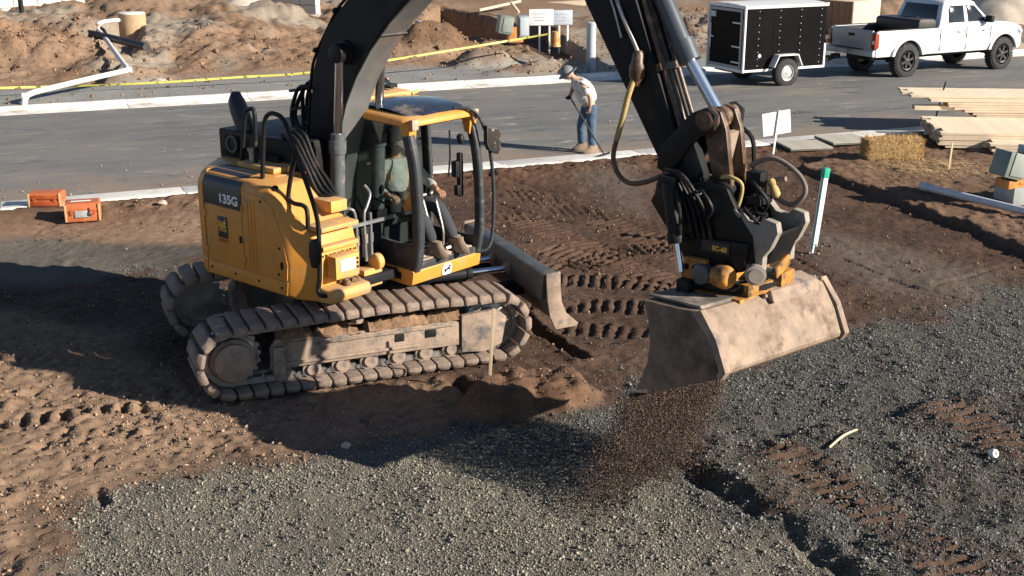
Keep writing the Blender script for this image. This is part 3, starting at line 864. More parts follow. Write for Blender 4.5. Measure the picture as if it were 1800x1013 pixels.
# ---------------- undercarriage
def add_track(yc, outer):
    fr = MB()
    ys_ = yc + outer * 0.17
    fr.prism([(-1.06, .26), (1.02, .24), (1.02, .50), (.9, .53), (-.5, .55), (-1.0, .58), (-1.06, .5)], yc - .12, ys_)
    fr.prism([(1.03, .16), (1.30, .13), (1.5, .2), (1.56, .5), (1.45, .60), (1.03, .58)], yc + outer * .13, yc + outer * .20)
    fr.box((-.98, ys_ + outer * .02, .36), (.12, .06, .30))
    fr.box((-.2, ys_ + outer * .012, .31), (1.5, .024, .035))
    fr.box((.2, ys_ + outer * .012, .49), (1.5, .024, .03))
    frame = fr.build('track_frame', muddy, EXC, bevel=.012)
    for bx_, bw in ((.33, .10), (.68, .12)):       # cut-outs in the side beam show dark
        MB().box((bx_, ys_ + outer * .004, .42), (bw, .012, .085)).build('frame_slot', black, frame, bevel=.003)
    md = MB()                                       # earth packed on top of the beam
    rings = []
    rr = random.Random(4)
    for i in range(46):
        x = -.98 + i * 2.0 / 45
        top = .635 + .06 * math.sin(i * .45) * rr.uniform(.2, 1) + rr.uniform(-.02, .03)
        if 17 < i < 22: top -= .09
        rings.append([(x, yc - .16, .5), (x, yc - .10, top - .02 + rr.uniform(-.015, .015)), (x, yc + outer * .04, top + rr.uniform(-.02, .02)),
                      (x, yc + outer * .12, top - .035 + rr.uniform(-.02, .02)), (x, yc + outer * (.18 + rr.uniform(-.01, .02)), .535)])
    md.loft(rings, closed=False, caps=False)
    md.build('packed_mud', mudm, frame, smooth=50)
    # sprocket with teeth and the round final drive
    sp = MB()
    n = 21; prof = []
    for i in range(n * 4):
        a = 2 * math.pi * i / (n * 4)
        r = .315 if i % 4 in (0, 1) else .285
        prof.append((-1.44 + r * math.cos(a), .41 + r * math.sin(a)))
    sp.prism(prof, yc - .03, yc + .03)
    sp.lathe((-1.44, yc, .41), (0, outer, 0), [(.0, .27), (.08, .265), (.1, .24)], 32)
    sp.build('sprocket', steel, frame, bevel=0)
    hub = MB().lathe((-1.44, yc + outer * .05, .41), (0, outer, 0), [(0, .235), (.12, .235), (.145, .205), (.19, .20), (.20, .185)], 32)
    for k in range(10):
        a = k * math.pi / 5
        hub.cyl((-1.44 + .22 * math.cos(a), yc + outer * .15, .41 + .22 * math.sin(a)), (-1.44 + .22 * math.cos(a), yc + outer * .185, .41 + .22 * math.sin(a)), .012, n=6)
    hub.build('final_drive', muddy, frame)
    MB().lathe((1.44, yc - .06, .41), (0, 1, 0), [(0, .29), (.02, .32), (.04, .32), (.05, .29), (.07, .29), (.08, .32), (.10, .32), (.12, .29)], 32).build('idler', steel, frame)
    rl = MB().lathe((0, -.13, 0), (0, 1, 0), [(0, .06), (.03, .06), (.03, .10), (.07, .10), (.08, .08), (.18, .08), (.19, .10), (.23, .10), (.23, .06), (.26, .06)], 16).mesh('roller', muddy, 35)
    for k in range(7):
        o = obj('roller', rl, frame); o.location = (-.93 + k * .31, yc + outer * .02, .19)
    cr = MB().lathe((0, -.12, 0), (0, 1, 0), [(0, .05), (.04, .05), (.05, .075), (.2, .075), (.21, .05), (.30, .04)], 16).mesh('carrier_roller', muddy, 35)
    o = obj('carrier_roller', cr, frame); o.location = (-.12, yc - (.06 if outer < 0 else -.06), .70)
    if outer < 0: o.rotation_euler = (0, 0, math.pi)
    # shoes and links
    sh = MB()
    hw = .30
    prof = [(-hw, -.01), (hw, -.01), (hw + .004, .034), (hw - .03, .080), (-hw + .03, .080), (-hw - .004, .034)]
    sh.loft([[(-.074, a * .985, b * (.80 if b > .02 else 1)) for a, b in prof], [(-.058, a, b) for a, b in prof], [(.050, a, b) for a, b in prof], [(.072, a * .985, b * (.74 if b > .02 else 1)) for a, b in prof]])
    lk = MB()
    for s_ in (-1, 1):
        lk.prism([(-.085, -.02), (-.06, -.085), (.06, -.085), (.085, -.02)], s_ * .075 - .018, s_ * .075 + .018)
    lk.cyl((.08, -.11, -.05), (.08, .11, -.05), .022, n=10)
    variants = []
    for k in range(4):
        q = MB(); q.f = list(sh.f); rr = random.Random(k)
        q.v = [(x + rr.uniform(-.004, .004), y + rr.uniform(-.008, .008), z + rr.uniform(-.004, .004)) for x, y, z in sh.v]
        variants.append(q.mesh('track_shoe', muddy_shoe, 35, .009, 2))
    lkm = lk.mesh('track_link', steel, 35)
    r = .315; x0 = 1.44; zc = .405; arc = math.pi * r; tot = 4 * x0 + 2 * arc; n = 47
    for k in range(n):
        s_ = k * tot / n
        if s_ < 2 * x0:                     # top run, front to rear
            t = s_ / (2 * x0); p = (x0 - s_, zc + r + .035 * math.sin(math.pi * t) - .0 * t); th = math.pi / 2; tx = math.pi
        elif s_ < 2 * x0 + arc:
            a = math.pi / 2 + (s_ - 2 * x0) / r; p = (-x0 + r * math.cos(a), zc + r * math.sin(a)); th = a
        elif s_ < 4 * x0 + arc:
            q = s_ - 2 * x0 - arc; p = (-x0 + q, zc - r); th = -math.pi / 2
        else:
            a = -math.pi / 2 + (s_ - 4 * x0 - arc) / r; p = (x0 + r * math.cos(a), zc + r * math.sin(a)); th = a
        for me, nm in ((variants[k % 4], 'track_shoe'), (lkm, 'track_link')):
            o = obj(nm, me, frame)
            o.location = (p[0], yc + random.uniform(-.004, .004), p[1])
            o.rotation_euler = (0, -(th - math.pi / 2) + random.uniform(-.02, .02), 0)
    return frame
add_track(-.995, -1)
add_track(.995, 1)
cb = MB()
cb.box((0, 0, .62), (1.3, 1.15, .34))
for sx in (-1, 1):
    for sy in (-1, 1):
        cb.beam((sx * .45, sy * .4, .6), (sx * .8, sy * .86, .48), .34, .26)
cb.lathe((0, 0, .72), (0, 0, 1), [(0, .66), (.06, .66), (.06, .60), (.16, .60), (.16, .66), (.22, .66)], 40)
cb.build('carbody', mat('carbody_dark', (.05, .045, .04), .8, var=.3, dirt=(.12, .085, .06), damt=.35), EXC, bevel=.015)
for sy in (-1, 1):
    a = MB()
    a.prism([(.55, .42), (1.2, .44), (2.08, .50), (2.08, .66), (1.25, .62), (.55, .62)], sy * .46 - .06, sy * .46 + .06)
    arm_ = a.build('blade_arm', steel_dk, EXC, bevel=.01)
for sy in (-1, 1):
    c = MB().cyl((.75, sy * .22, .74), (1.50, sy * .22, .74), .065, n=18)
    c.cyl((1.45, sy * .22, .74), (1.52, sy * .22, .74), .075, n=18)
    c.box((.72, sy * .22, .72), (.14, .16, .14))
    cyl_ = c.build('blade_cylinder', steel_dk, EXC, bevel=.004)
    MB().cyl((1.5, sy * .22, .74), (1.98, sy * .22, .74), .038, n=14).build('rod', chrome, cyl_)
    MB().lathe((2.0, sy * .22 - .07, .74), (0, 1, 0), [(0, .05), (.01, .075), (.13, .075), (.14, .05)], 18).build('rod_eye', muddy, cyl_)
bl = MB()
bprof = [(2.02, .93), (2.15, .95), (2.155, .78), (2.17, .62), (2.21, .48), (2.28, .37), (2.25, .335), (2.16, .36), (2.08, .46), (2.03, .66)]
bl.prism(bprof, -1.25, 1.25)
bl.prism([(2.0, .92), (2.02, .93), (2.03, .66), (1.97, .64)], -1.2, 1.2)
blade = bl.build('dozer_blade', mat('blade_grey', (0.075, 0.085, 0.09), 0.5, var=.25, scale=2, dirt=(.20, .16, .125), damt=.3, dscale=2.5), EXC, bevel=.008)
for sy in (-1, 1):
    e = MB().prism([(2.0, .96), (2.17, .97), (2.175, .78), (2.19, .62), (2.25, .48), (2.40, .34), (2.37, .31), (2.12, .30), (2.05, .46), (2.015, .66)], sy * 1.25 - .012 + sy * .014, sy * 1.25 + .012 + sy * .014)
    e.build('end_plate', muddy, blade, bevel=.004)
MB().prism([(2.255, .375), (2.42, .325), (2.41, .305), (2.23, .34)], -1.235, 1.235).build('cutting_edge', steel, blade)

# ---------------- house (all in the house frame: x forward, y to the machine's left)
def up(o):
    o.rotation_euler = (0, 0, UPR); return o
deck = MB()
deck.prism([(-1.0, .96), (.86, .96), (.86, 1.06), (-1.0, 1.06)], -.5, .1)
deck.prism([(-.9, .97), (.6, .97), (.6, 1.05), (-.9, 1.05)], .1, 1.1)
for sy in (-1, 1):   # boom foot brackets
    deck.prism([(-.35, 1.06), (.5, 1.06), (.46, 1.3), (.12, 1.75), (-.1, 1.75), (-.28, 1.5)], -.05 + sy * .3 - .03 - .0, -.05 + sy * .3 + .03)
up(deck.build('house_frame', steel_dk, EXC, bevel=.01))
# rounded counterweight
rings = []
def tail(r, zz, inset=0):
    pts = []
    a0, a1 = R(180 + 56), R(180 - 56)
    for i in range(29):
        a = a0 + (a1 - a0) * i / 28
        pts.append(((r) * math.cos(a), (r) * math.sin(a), zz))
    pts[0] = (-.80, -1.19 + inset, zz); pts[-1] = (-.80, 1.19 - inset, zz)
    return pts
for r, z, ins in ((1.40, .95, .07), (1.455, .97, .03), (1.475, 1.03, .01), (1.475, 1.12, .01), (1.462, 1.13, .02), (1.462, 1.145, .02), (1.475, 1.155, .01), (1.475, 1.92, .01), (1.465, 2.0, .02), (1.43, 2.07, .055), (1.36, 2.12, .10)):
    rings.append(tail(r, z, ins))
cw = up(MB().loft(rings).build('counterweight', yellow, EXC, smooth=40))
# right house with sloped front corner
S0 = [(-.79, .99), (.56, .99), (.60, 1.31), (.53, 1.57), (.38, 1.92), (.24, 1.99), (-.06, 2.02), (-.79, 2.02)]
S05 = [(-.79, .95), (.63, .95), (.67, 1.33), (.59, 1.60), (.43, 1.96), (.26, 2.06), (-.05, 2.10), (-.79, 2.10)]
S1 = [(-.79, .94), (.84, .94), (.87, 1.36), (.80, 1.62), (.56, 1.80), (.29, 2.09), (-.04, 2.13), (-.79, 2.13)]
hm = MB()
hm.loft([[(x, -1.17, z) for x, z in S0], [(x, -1.12, z) for x, z in S05], [(x, -1.00, z) for x, z in S1], [(x, -.46, z) for x, z in S1]])
house = up(hm.build('house', yellow, EXC, bevel=.02, seg=3))
# doors and panels, each a little proud of the house with open seams between
def plate(name, poly, m, y0=-1.165, y1=-1.182, parent=house, bev=.006):
    return MB().prism(poly, y0, y1).build(name, m, parent, bevel=bev)
plate('rear_door', [(-.775, 1.145), (-.135, 1.145), (-.135, 1.765), (-.775, 1.765)], yellow)
plate('side_door', [(-.120, 1.145), (.565, 1.145), (.585, 1.31), (.52, 1.57), (.375, 1.90), (.235, 1.975), (-.120, 2.0)], yellow)
for k in range(3):
    MB().box((-.03 + k * .055, -1.183, 1.55), (.022, .012, .74)).build('louvre', yellow, house, bevel=.005)
plate('lower_skirt', [(-.78, .985), (.55, .985), (.572, 1.13), (-.78, 1.13)], yellow)
bandm = MB()
bandm.loft([[(-.775, y, z), (-.130, y, z)] for y, z in ((-1.184, 1.775), (-1.184, 1.985), (-1.166, 2.04), (-1.128, 2.085), (-1.06, 2.125), (-.86, 2.14))], closed=False, caps=False)
bandm.loft([[(-.775, y, z), (-.130, y, z)] for y, z in ((-1.16, 1.775), (-1.16, 1.985), (-1.10, 2.02), (-1.0, 2.09), (-.86, 2.10))], closed=False, caps=False)
band = bandm.build('name_band', black_band, house)
white_ink = mat('white_lettering', (.80, .80, .80), .5, var=.03)
yellow_ink = mat('yellow_lettering', (.78, .46, .05), .5, var=.05)
orange_ink = mat('orange_lettering', (.34, .12, .02), .5, var=.05)
text_mesh('lettering', '135G', .135, white_ink, band, (-.345, -1.187, 1.86), (1, 0, 0), (0, 0, 1), .002, .004, 1.12)
badge = MB().box((-.47, -1.185, 1.545), (.165, .008, .235)).build('dealer_badge', black_band, house, bevel=.002)
t_ = text_mesh('lettering', 'PAPÉ', .15, yellow_ink, badge, (-.47, -1.191, 1.55), (1, 0, 0), (0, 0, 1), .0015, .005, .40)
t_.scale = (1, 1, 1)
text_mesh('lettering', 'MACHINERY', .036, orange_ink, badge, (-.47, -1.185, 1.395), (1, 0, 0), (0, 0, 1), .0015, .001, .8)
# hinges, latches and bolts on the doors
for x_, z_ in ((-.765, 1.25), (-.765, 1.66), (-.112, 1.25), (-.112, 1.80)):
    MB().box((x_, -1.188, z_), (.022, .016, .075)).build('hinge', yellow, house, bevel=.004)
for x_, z_ in ((-.165, 1.46), (.50, 1.30)):
    MB().box((x_, -1.187, z_), (.035, .014, .075)).build('latch', black, house, bevel=.004)
for x_, z_ in ((.20, 1.93), (.47, 1.48), (.44, 1.20), (-.72, 1.06), (-.30, 1.06), (.10, 1.06), (.48, 1.06)):
    MB().lathe((x_, -1.181, z_), (0, -1, 0), [(0, .016), (.008, .014), (.012, .006)], 8).build('bolt', black, house)
for k in range(9):
    MB().lathe((.874 - .012 * (k % 2), -.95 + .055 * k, 1.42), (1, 0, .2), [(0, .012), (.008, .010)], 8).build('bolt', black, house)
MB().lathe((.30, -1.06, 2.06), (.2, -.5, .8), [(0, .04), (.015, .035), (.02, .02)], 14).build('fuel_cap', black, house)
# front steps, tool box, ledge
st_ = MB()
st_.box((.74, -.73, 1.70), (.34, .50, .05))
st_.box((.86, -.73, 1.50), (.10, .48, .05))
st_.box((.58, -.58, 1.86), (.30, .22, .12))
up(st_.build('front_step', yellow_d, EXC, bevel=.012))
tb = MB().box((.93, -.74, 1.30), (.16, .32, .24))
tbx = up(tb.build('step_box', yellow_d, EXC, bevel=.015))
MB().box((1.013, -.74, 1.32), (.008, .20, .12)).build('sticker', white_p, tbx)
for k in range(3):
    MB().box((1.013, -.61, 1.27 + k * .045), (.012, .02, .026)).build('vent_slot', black, tbx)
lg = MB().prism([(.80, .93), (1.04, .95), (1.07, 1.02), (1.04, 1.08), (.80, 1.10)], -1.0, -.47)
lg2 = up(lg.build('front_ledge', yellow_d, EXC, bevel=.025, seg=3))
mm = MB(); rr = random.Random(9)
for k in range(14):
    p = Vector((.92 + rr.uniform(-.06, .08), -.62 + rr.uniform(-.12, .12), 1.09 + rr.uniform(0, .03)))
    mm.lathe(p, (0, 0, 1), [(-.02, .01), (0, .035 + rr.uniform(0, .02)), (.03, .02), (.04, .004)], 7)
mm.build('mud_clod', mudm, lg2, smooth=20)
# top of the house: black hood, stack, filters
hd = MB()
hd.box((-.62, .20, 2.26), (1.40, 1.5, .34))
hd.box((-.98, -.30, 2.26), (.5, .5, .30))
hd.box((-.40, -.45, 2.18), (.42, .36, .16))
hood = up(hd.build('engine_hood', black, EXC, bevel=.03, seg=3))
for cx_ in (-1.06,):
    MB().lathe((cx_, -.552, 2.28), (0, -1, 0), [(0, .10), (.025, .10), (.025, .075), (.0, .075)], 20).build('grille_ring', grey_cyl, hood)
sk = MB().tube([(-.98, -.42, 2.36), (-1.0, -.42, 2.48), (-1.07, -.42, 2.62), (-1.12, -.42, 2.74), (-1.12, -.42, 2.84)], [.10, .105, .105, .095, .045], 20, 3)
up(sk.build('exhaust_stack', mat('stack_black', (.018, .019, .024), .4, var=.1), EXC, smooth=60))
dn = MB(); dn.box((-.30, -.62, 2.16), (.62, .44, .06)); dn.box((.18, -.72, 2.03), (.3, .3, .06), Matrix.Rotation(R(28), 3, 'Y'))
up(dn.build('hood_panel', yellow_d, EXC, bevel=.012))
fx_ = MB().cyl((-.50, -.70, 2.12), (-.50, -.70, 2.30), .05, n=16); fx_.cyl((-.50, -.70, 2.30), (-.50, -.70, 2.33), .065, n=16)
up(fx_.build('filler_cap', steel, EXC))
def rail(pts, r=.022, m=black, nm='handrail', k=5):
    return up(MB().tube(pts, r, 10, k).build(nm, m, EXC, smooth=60))
rail([(-.66, -.75, 2.10), (-.60, -.75, 2.40), (-.53, -.75, 2.70), (-.45, -.75, 2.76), (-.37, -.75, 2.70), (-.41, -.75, 2.12)], .024)
rail([(.02, -1.0, 2.08), (.07, -1.0, 2.45), (.12, -1.0, 2.72), (.20, -1.0, 2.81), (.32, -1.0, 2.82), (.42, -1.0, 2.78), (.50, -1.0, 2.66), (.70, -1.0, 2.24), (.84, -1.0, 1.93), (.885, -1.0, 1.70), (.87, -1.0, 1.22), (.86, -1.02, 1.07), (.93, -1.02, 1.03), (1.02, -.9, 1.04)], .024)
rail([(.58, -1.0, 2.45), (.46, -1.0, 2.10), (.44, -1.0, 1.97), (.52, -1.0, 1.93), (.66, -1.0, 1.93), (.72, -1.0, 1.88), (.72, -1.0, 1.70)], .024)
mr_ = MB().loft([[(.93 + dx * s_, -1.10 + dy, 1.50 + .15 * s2 * (1)) for (s_, s2) in ((0, 1), (.06, .9), (.08, .3), (.07, -.5), (.03, -1), (-.03, -1), (-.06, -.3), (-.05, .7))] for dx, dy in ((1, -.03), (1.1, 0), (1, .03))])
up(mr_.build('side_mirror', black, EXC, bevel=.008))
# ---------------- cab
CABY0, CABY1 = .12, 1.20
cf = MB()
def pillar(pts, w, t):
    pts = spline([Vector(p) for p in pts], 4)
    rings = []
    for i, p in enumerate(pts):
        d = (pts[min(i + 1, len(pts) - 1)] - pts[max(i - 1, 0)]).normalized()
        s_ = Vector((0, 1, 0)); f_ = s_.cross(d).normalized()
        rings.append([p + s_ * (a * w / 2) + f_ * (b * t / 2) for a, b in ((-1, -.6), (-.6, -1), (.6, -1), (1, -.6), (1, .6), (.6, 1), (-.6, 1), (-1, .6))])
    cf.loft(rings)
pillar([(1.03, CABY0 + .06, 1.06), (1.08, CABY0 + .065, 1.2), (1.11, CABY0 + .065, 1.55), (1.09, CABY0 + .055, 2.15), (1.01, CABY0 + .05, 2.52)], .11, .13)
pillar([(1.03, CABY1 - .05, 1.06), (1.08, CABY1 - .045, 1.2), (1.11, CABY1 - .045, 1.55), (1.09, CABY1 - .06, 2.15), (1.01, CABY1 - .07, 2.52)], .085, .11)
pillar([(-.50, CABY0 + .05, 1.0), (-.50, CABY0 + .05, 1.8), (-.46, CABY0 + .05, 2.6)], .10, .12)
pillar([(-.50, CABY1 - .05, 1.0), (-.50, CABY1 - .05, 1.8), (-.46, CABY1 - .05, 2.6)], .10, .12)
pillar([(.28, CABY1 - .04, 1.0), (.30, CABY1 - .04, 1.8), (.26, CABY1 - .04, 2.6)], .07, .13)
cf.box((.30, (CABY0 + CABY1) / 2, 1.065), (1.55, CABY1 - CABY0 - .06, .04))          # floor
cf.box((.90, (CABY0 + CABY1) / 2, 1.10), (.36, CABY1 - CABY0 - .1, .06))
cf.prism([(-.52, 1.05), (.98, 1.05), (1.06, 1.12), (1.10, 1.32), (.55, 1.34), (.42, 1.48), (-.52, 1.5)], CABY0 + .03, CABY0 + .07)   # solid lower right side
cf.prism([(-.52, 1.05), (.98, 1.05), (1.06, 1.12), (1.09, 1.24), (.3, 1.26), (.3, 1.40), (-.52, 1.40)], CABY1 - .07, CABY1 - .03)
cf.box((-.52, (CABY0 + CABY1) / 2, 1.35), (.05, CABY1 - CABY0 - .1, .6))
cf.box((-.50, (CABY0 + CABY1) / 2, 2.55), (.06, CABY1 - CABY0 - .1, .1))
cabf = up(cf.build('cab_frame', cab_grey, EXC, bevel=.008))
base = MB()
base.prism([(.36, .90), (1.02, .88), (1.06, .90), (1.085, 1.04), (1.07, 1.06), (.40, 1.06), (.34, .98)], CABY0, CABY1)
cbase = base.build('cab_base', yellow, cabf, bevel=.012)
MB().box((.66, CABY0 - .004, .975), (.14, .008, .085)).build('sticker', white_p, cbase)
MB().box((.83, CABY0 - .004, .975), (.13, .008, .08)).build('warning_label', black, cbase)
# emblem: leaping deer in a rounded shield
sh_ = [(-.075, -.055), (-.055, -.075), (.055, -.075), (.075, -.055), (.075, .03), (.045, .07), (-.045, .07), (-.075, .03)]
em = MB().prism([(a, b) for a, b in sh_], 0, .006, lambda x, y, z: (1.073 + y + .13 * (z + .03) * 1.0 - .0, .645 + x * 1.0, .975 + z * .9)).build('emblem', white_ink, cbase)
deer = [(-.06, -.02), (-.035, .0), (-.01, .005), (.02, .022), (.03, .05), (.045, .045), (.06, .035), (.042, .028), (.035, .005), (.05, -.012), (.056, -.03), (.044, -.02), (.025, -.012), (-.005, -.015), (-.02, -.035), (-.045, -.05), (-.035, -.025)]
MB().prism(deer, 0, .005, lambda x, y, z: (1.079 + y + .13 * (z + .03), .645 + x, .975 + z * .9)).build('deer', black, em)
# roof
rf = MB(); rings = []
def roof_ring(x0, x1, y0, y1, z0, z1, r=.12):
    pts = []
    for cx_, cy_, a0 in ((x1 - r, y1 - r, 0), (x0 + r, y1 - r, 90), (x0 + r, y0 + r, 180), (x1 - r, y0 + r, 270)):
        for k in range(5):
            a = R(a0 + 22.5 * k); x = cx_ + r * math.cos(a); y = cy_ + r * math.sin(a)
            t = (x - x0) / (x1 - x0); pts.append((x, y, z0 + (z1 - z0) * t))
    return pts
for ins, za, zb in ((.05, 2.66, 2.60), (.0, 2.68, 2.62), (.0, 2.73, 2.655), (.03, 2.77, 2.69), (.10, 2.79, 2.71)):
    rings.append(roof_ring(-.55 + ins, 1.07 - ins, CABY0 - .01 + ins, CABY1 + .01 - ins, za, zb))
rf.loft(rings)
roof = rf.build('cab_roof', yellow, cabf, smooth=45)
for y_ in (CABY0 + .07, CABY1 - .08):         # corner brackets and yellow upper corners
    MB().box((1.075, y_, 2.64), (.05, .09, .11)).build('light_bracket', mat('bracket_pink', (.42, .27, .19), .7, var=.2), roof, bevel=.008)
    MB().prism([(.97, 2.44), (1.045, 2.42), (1.065, 2.64), (.90, 2.67)], y_ - .055, y_ + .055).build('corner_cap', yellow, roof, bevel=.012)
hatch = MB()
hr = []
for i in range(9):
    x = .14 + i * .86 / 8
    zc = 2.80 - .10 * ((x + .55) / 1.62) + .018 + .030 * math.sin(math.pi * i / 8) - (.03 if i == 8 else 0)
    hr.append([(x, CABY0 + .09 + (.05 if i in (0, 8) else 0), zc - .012), (x, CABY0 + .3, zc + .012), (x, (CABY0 + CABY1) / 2, zc + .02), (x, CABY1 - .3, zc + .012), (x, CABY1 - .09 - (.05 if i in (0, 8) else 0), zc - .012)])
hatch.loft(hr, closed=False, caps=False)
hatch.v += [(x, y, z - .03) for x, y, z in hatch.v]; n0 = len(hatch.v) // 2
hatch.f += [tuple(reversed([i + n0 for i in f])) for f in hatch.f]
hatch.build('roof_hatch', mat('hatch_glass', (.02, .028, .045), .12, var=.1, dirt=(.16, .13, .12), damt=.22, dscale=3), roof, smooth=60)
an = MB(); an.box((-.25, .95, 2.84), (.34, .26, .06)); an.lathe((-.25, .95, 2.86), (0, 0, 1), [(0, .13), (.03, .12), (.07, .08), (.08, .04)], 16); an.box((-.05, .86, 2.86), (.22, .05, .03))
an.build('beacon', black, roof, bevel=.012)
an2 = MB(); an2.prism([(-.54, 2.80), (.18, 2.77), (.16, 2.82), (-.50, 2.86)], CABY0 + .2, CABY1 - .15); an2.build('roof_panel', yellow_d, roof, bevel=.015)
for k, y_ in enumerate((.25, 1.05)):
    MB().cyl((.17, y_, 2.78), (.17, y_ + .10, 2.80), .02, n=8).build('hinge', yellow_d, roof)
# glass
def pane(name, pts, th=(0, .006, 0)):
    m_ = MB(); n_ = len(pts)
    m_.add([Vector(p) for p in pts] + [Vector(p) + Vector(th) for p in pts], [tuple(range(n_)), tuple(reversed(range(n_, 2 * n_)))] + [(i, n_ + i, n_ + (i + 1) % n_, (i + 1) % n_) for i in range(n_)])
    return m_.build(name, glass, cabf)
pane('side_window', [(.35, CABY0 + .03, 1.50), (.55, CABY0 + .03, 1.36), (1.05, CABY0 + .03, 1.34), (1.07, CABY0 + .03, 1.6), (1.04, CABY0 + .03, 2.2), (.96, CABY0 + .03, 2.60), (-.42, CABY0 + .03, 2.66), (-.46, CABY0 + .03, 1.52)])
pane('door_window', [(-.46, CABY1 - .05, 1.42), (.24, CABY1 - .05, 1.42), (.22, CABY1 - .05, 2.62), (-.44, CABY1 - .05, 2.62)])
pane('rear_window', [(-.52, CABY0 + .12, 1.66), (-.52, CABY1 - .12, 1.66), (-.48, CABY1 - .12, 2.5), (-.48, CABY0 + .12, 2.5)], (.006, 0, 0))
MB().tube([(1.05, CABY0 + .05, 1.62), (.6, CABY0 + .04, 1.74), (.31, CABY0 + .05, 1.80)], .012, 8).build('window_bar', black, cabf)
# cab interior
seatm = mat('seat_fabric', (.035, .035, .04), .9, var=.2)
se = MB(); se.box((.16, .64, 1.46), (.50, .50, .14)); se.box((-.12, .64, 1.82), (.14, .50, .66), Matrix.Rotation(R(-8), 3, 'Y')); se.box((-.16, .64, 2.22), (.10, .28, .18)); se.box((.1, .64, 1.25), (.4, .4, .3))
se.build('seat', seatm, cabf, bevel=.035, seg=3)
for y_ in (.28, 1.0):
    co = MB(); co.box((.22, y_, 1.54), (.46, .15, .16)); co.box((.15, y_, 1.3), (.3, .12, .32)); co.cyl((.40, y_, 1.62), (.44, y_, 1.80), .015, n=8); co.lathe((.44, y_, 1.78), (.15, 0, 1), [(0, .015), (.04, .03), (.1, .028), (.12, .01)], 10)
    co.build('console', black, cabf, bevel=.015)
pd = MB()
for y_ in (.55, .74):                           # travel levers and pedals
    pd.tube([(.92, y_, 1.12), (.94, y_, 1.35), (.86, y_, 1.62), (.80, y_, 1.78)], .015, 8, 3)
    pd.cyl((.80, y_ - .06, 1.78), (.80, y_ + .06, 1.78), .02, n=8)
    pd.box((.96, y_, 1.16), (.16, .10, .03), Matrix.Rotation(R(-25), 3, 'Y'))
pd.build('travel_lever', steel, cabf, bevel=0)
MB().box((.93, .92, 1.20), (.10, .12, .16)).build('pedal', muddy, cabf, bevel=.01)
fm = MB(); rr = random.Random(3)
for k in range(16):
    p = Vector((.92 + rr.uniform(-.12, .10), .35 + rr.uniform(0, .75), 1.13))
    fm.lathe(p, (rr.uniform(-.2, .2), rr.uniform(-.2, .2), 1), [(-.01, .02), (.0, .05 + rr.uniform(0, .03)), (.02, .04), (.035, .01)], 8)
fm.build('floor_dirt', mat('dusty_floor', (.30, .24, .19), .95, var=.3, scale=9, bump=.5), cabf, smooth=30)
MB().box((1.0, .66, 1.135), (.10, .86, .02)).build('door_sill', mat('dusty_floor', (.30, .24, .19)), cabf, bevel=.006)
mon = MB(); mon.box((.92, 1.04, 1.95), (.06, .05, .5)); mon.box((.90, 1.02, 2.02), (.08, .12, .18)); mon.box((.92, 1.02, 1.78), (.06, .10, .12)); mon.lathe((.96, 1.02, 2.35), (-.3, 0, 1), [(-.04, .03), (0, .045), (.05, .04), (.07, .02)], 12)
mon.build('monitor', black, cabf, bevel=.01)
MB().tube([(1.02, .78, 2.5), (1.06, .74, 2.2), (1.07, .70, 2.0)], .010, 6).build('wiper', black, cabf)
ml = MB().tube([(.98, .90, 2.72), (1.10, 1.05, 2.70), (1.15, 1.18, 2.52), (1.16, 1.29, 2.16), (1.16, 1.34, 1.7), (1.15, 1.32, 1.24), (1.14, 1.25, 1.09), (1.08, 1.17, 1.06)], .02, 10, 5).build('mirror_rail', cab_grey, cabf, smooth=60)
mi = MB().prism([(1.17, 2.52), (1.36, 2.47), (1.40, 2.40), (1.40, 2.24), (1.36, 2.17), (1.21, 2.24), (1.17, 2.32)], 1.12, 1.18, lambda x, y, z: (y + .04, x, z)).build('mirror', cab_grey, cabf, bevel=.012)
MB().prism([(1.19, 2.49), (1.35, 2.45), (1.385, 2.39), (1.385, 2.25), (1.35, 2.19), (1.22, 2.26), (1.19, 2.33)], 1.221, 1.225, lambda x, y, z: (y, x, z)).build('mirror_glass', mat('mirror_face', (.5, .52, .52), .08, metal=1.0, var=.1, dirt=(.3, .28, .26), damt=.12, dscale=9), mi)
# hydraulic pipes between the cylinders
hp = MB()
for pts in ([(.62, -.52, 1.78), (.72, -.44, 1.80), (.75, -.38, 1.70), (.76, -.38, 1.2)], [(.60, -.50, 1.66), (.72, -.48, 1.72), (.75, -.46, 1.62), (.76, -.46, 1.2)],
            [(.62, -.12, 1.98), (.70, -.12, 1.90), (.73, -.20, 1.78), (.75, -.26, 1.68), (.76, -.26, 1.2)], [(.76, -.18, 1.72), (.76, -.18, 1.2)]):
    hp.tube(pts, .017, 8, 5)
hp.box((.77, -.20, 1.62), (.03, .72, .035))
for y_ in (-.46, -.38, -.26, -.18):
    hp.cyl((.76, y_, 1.40), (.76, y_, 1.50), .026, n=8)
up(hp.build('hydraulic_pipe', mat('pipe_grey', (.20, .21, .22), .4, metal=.4, var=.2, dirt=TAN, damt=.2), EXC, smooth=50))
sw = MB().lathe((.80, -.20, 1.18), (0, 1, 0), [(0, .05), (.02, .09), (.09, .09), (.11, .05)], 18); sw.box((.74, -.22, 1.02), (.16, .26, .20))
up(sw.build('front_bracket', yellow_d, EXC, bevel=.01))
bk = MB(); bk.box((.50, -.12, 1.28), (.28, .42, .50)); bk.box((.70, .0, 1.0), (.25, .3, .1))
up(bk.build('valve_block', black, EXC, bevel=.015))

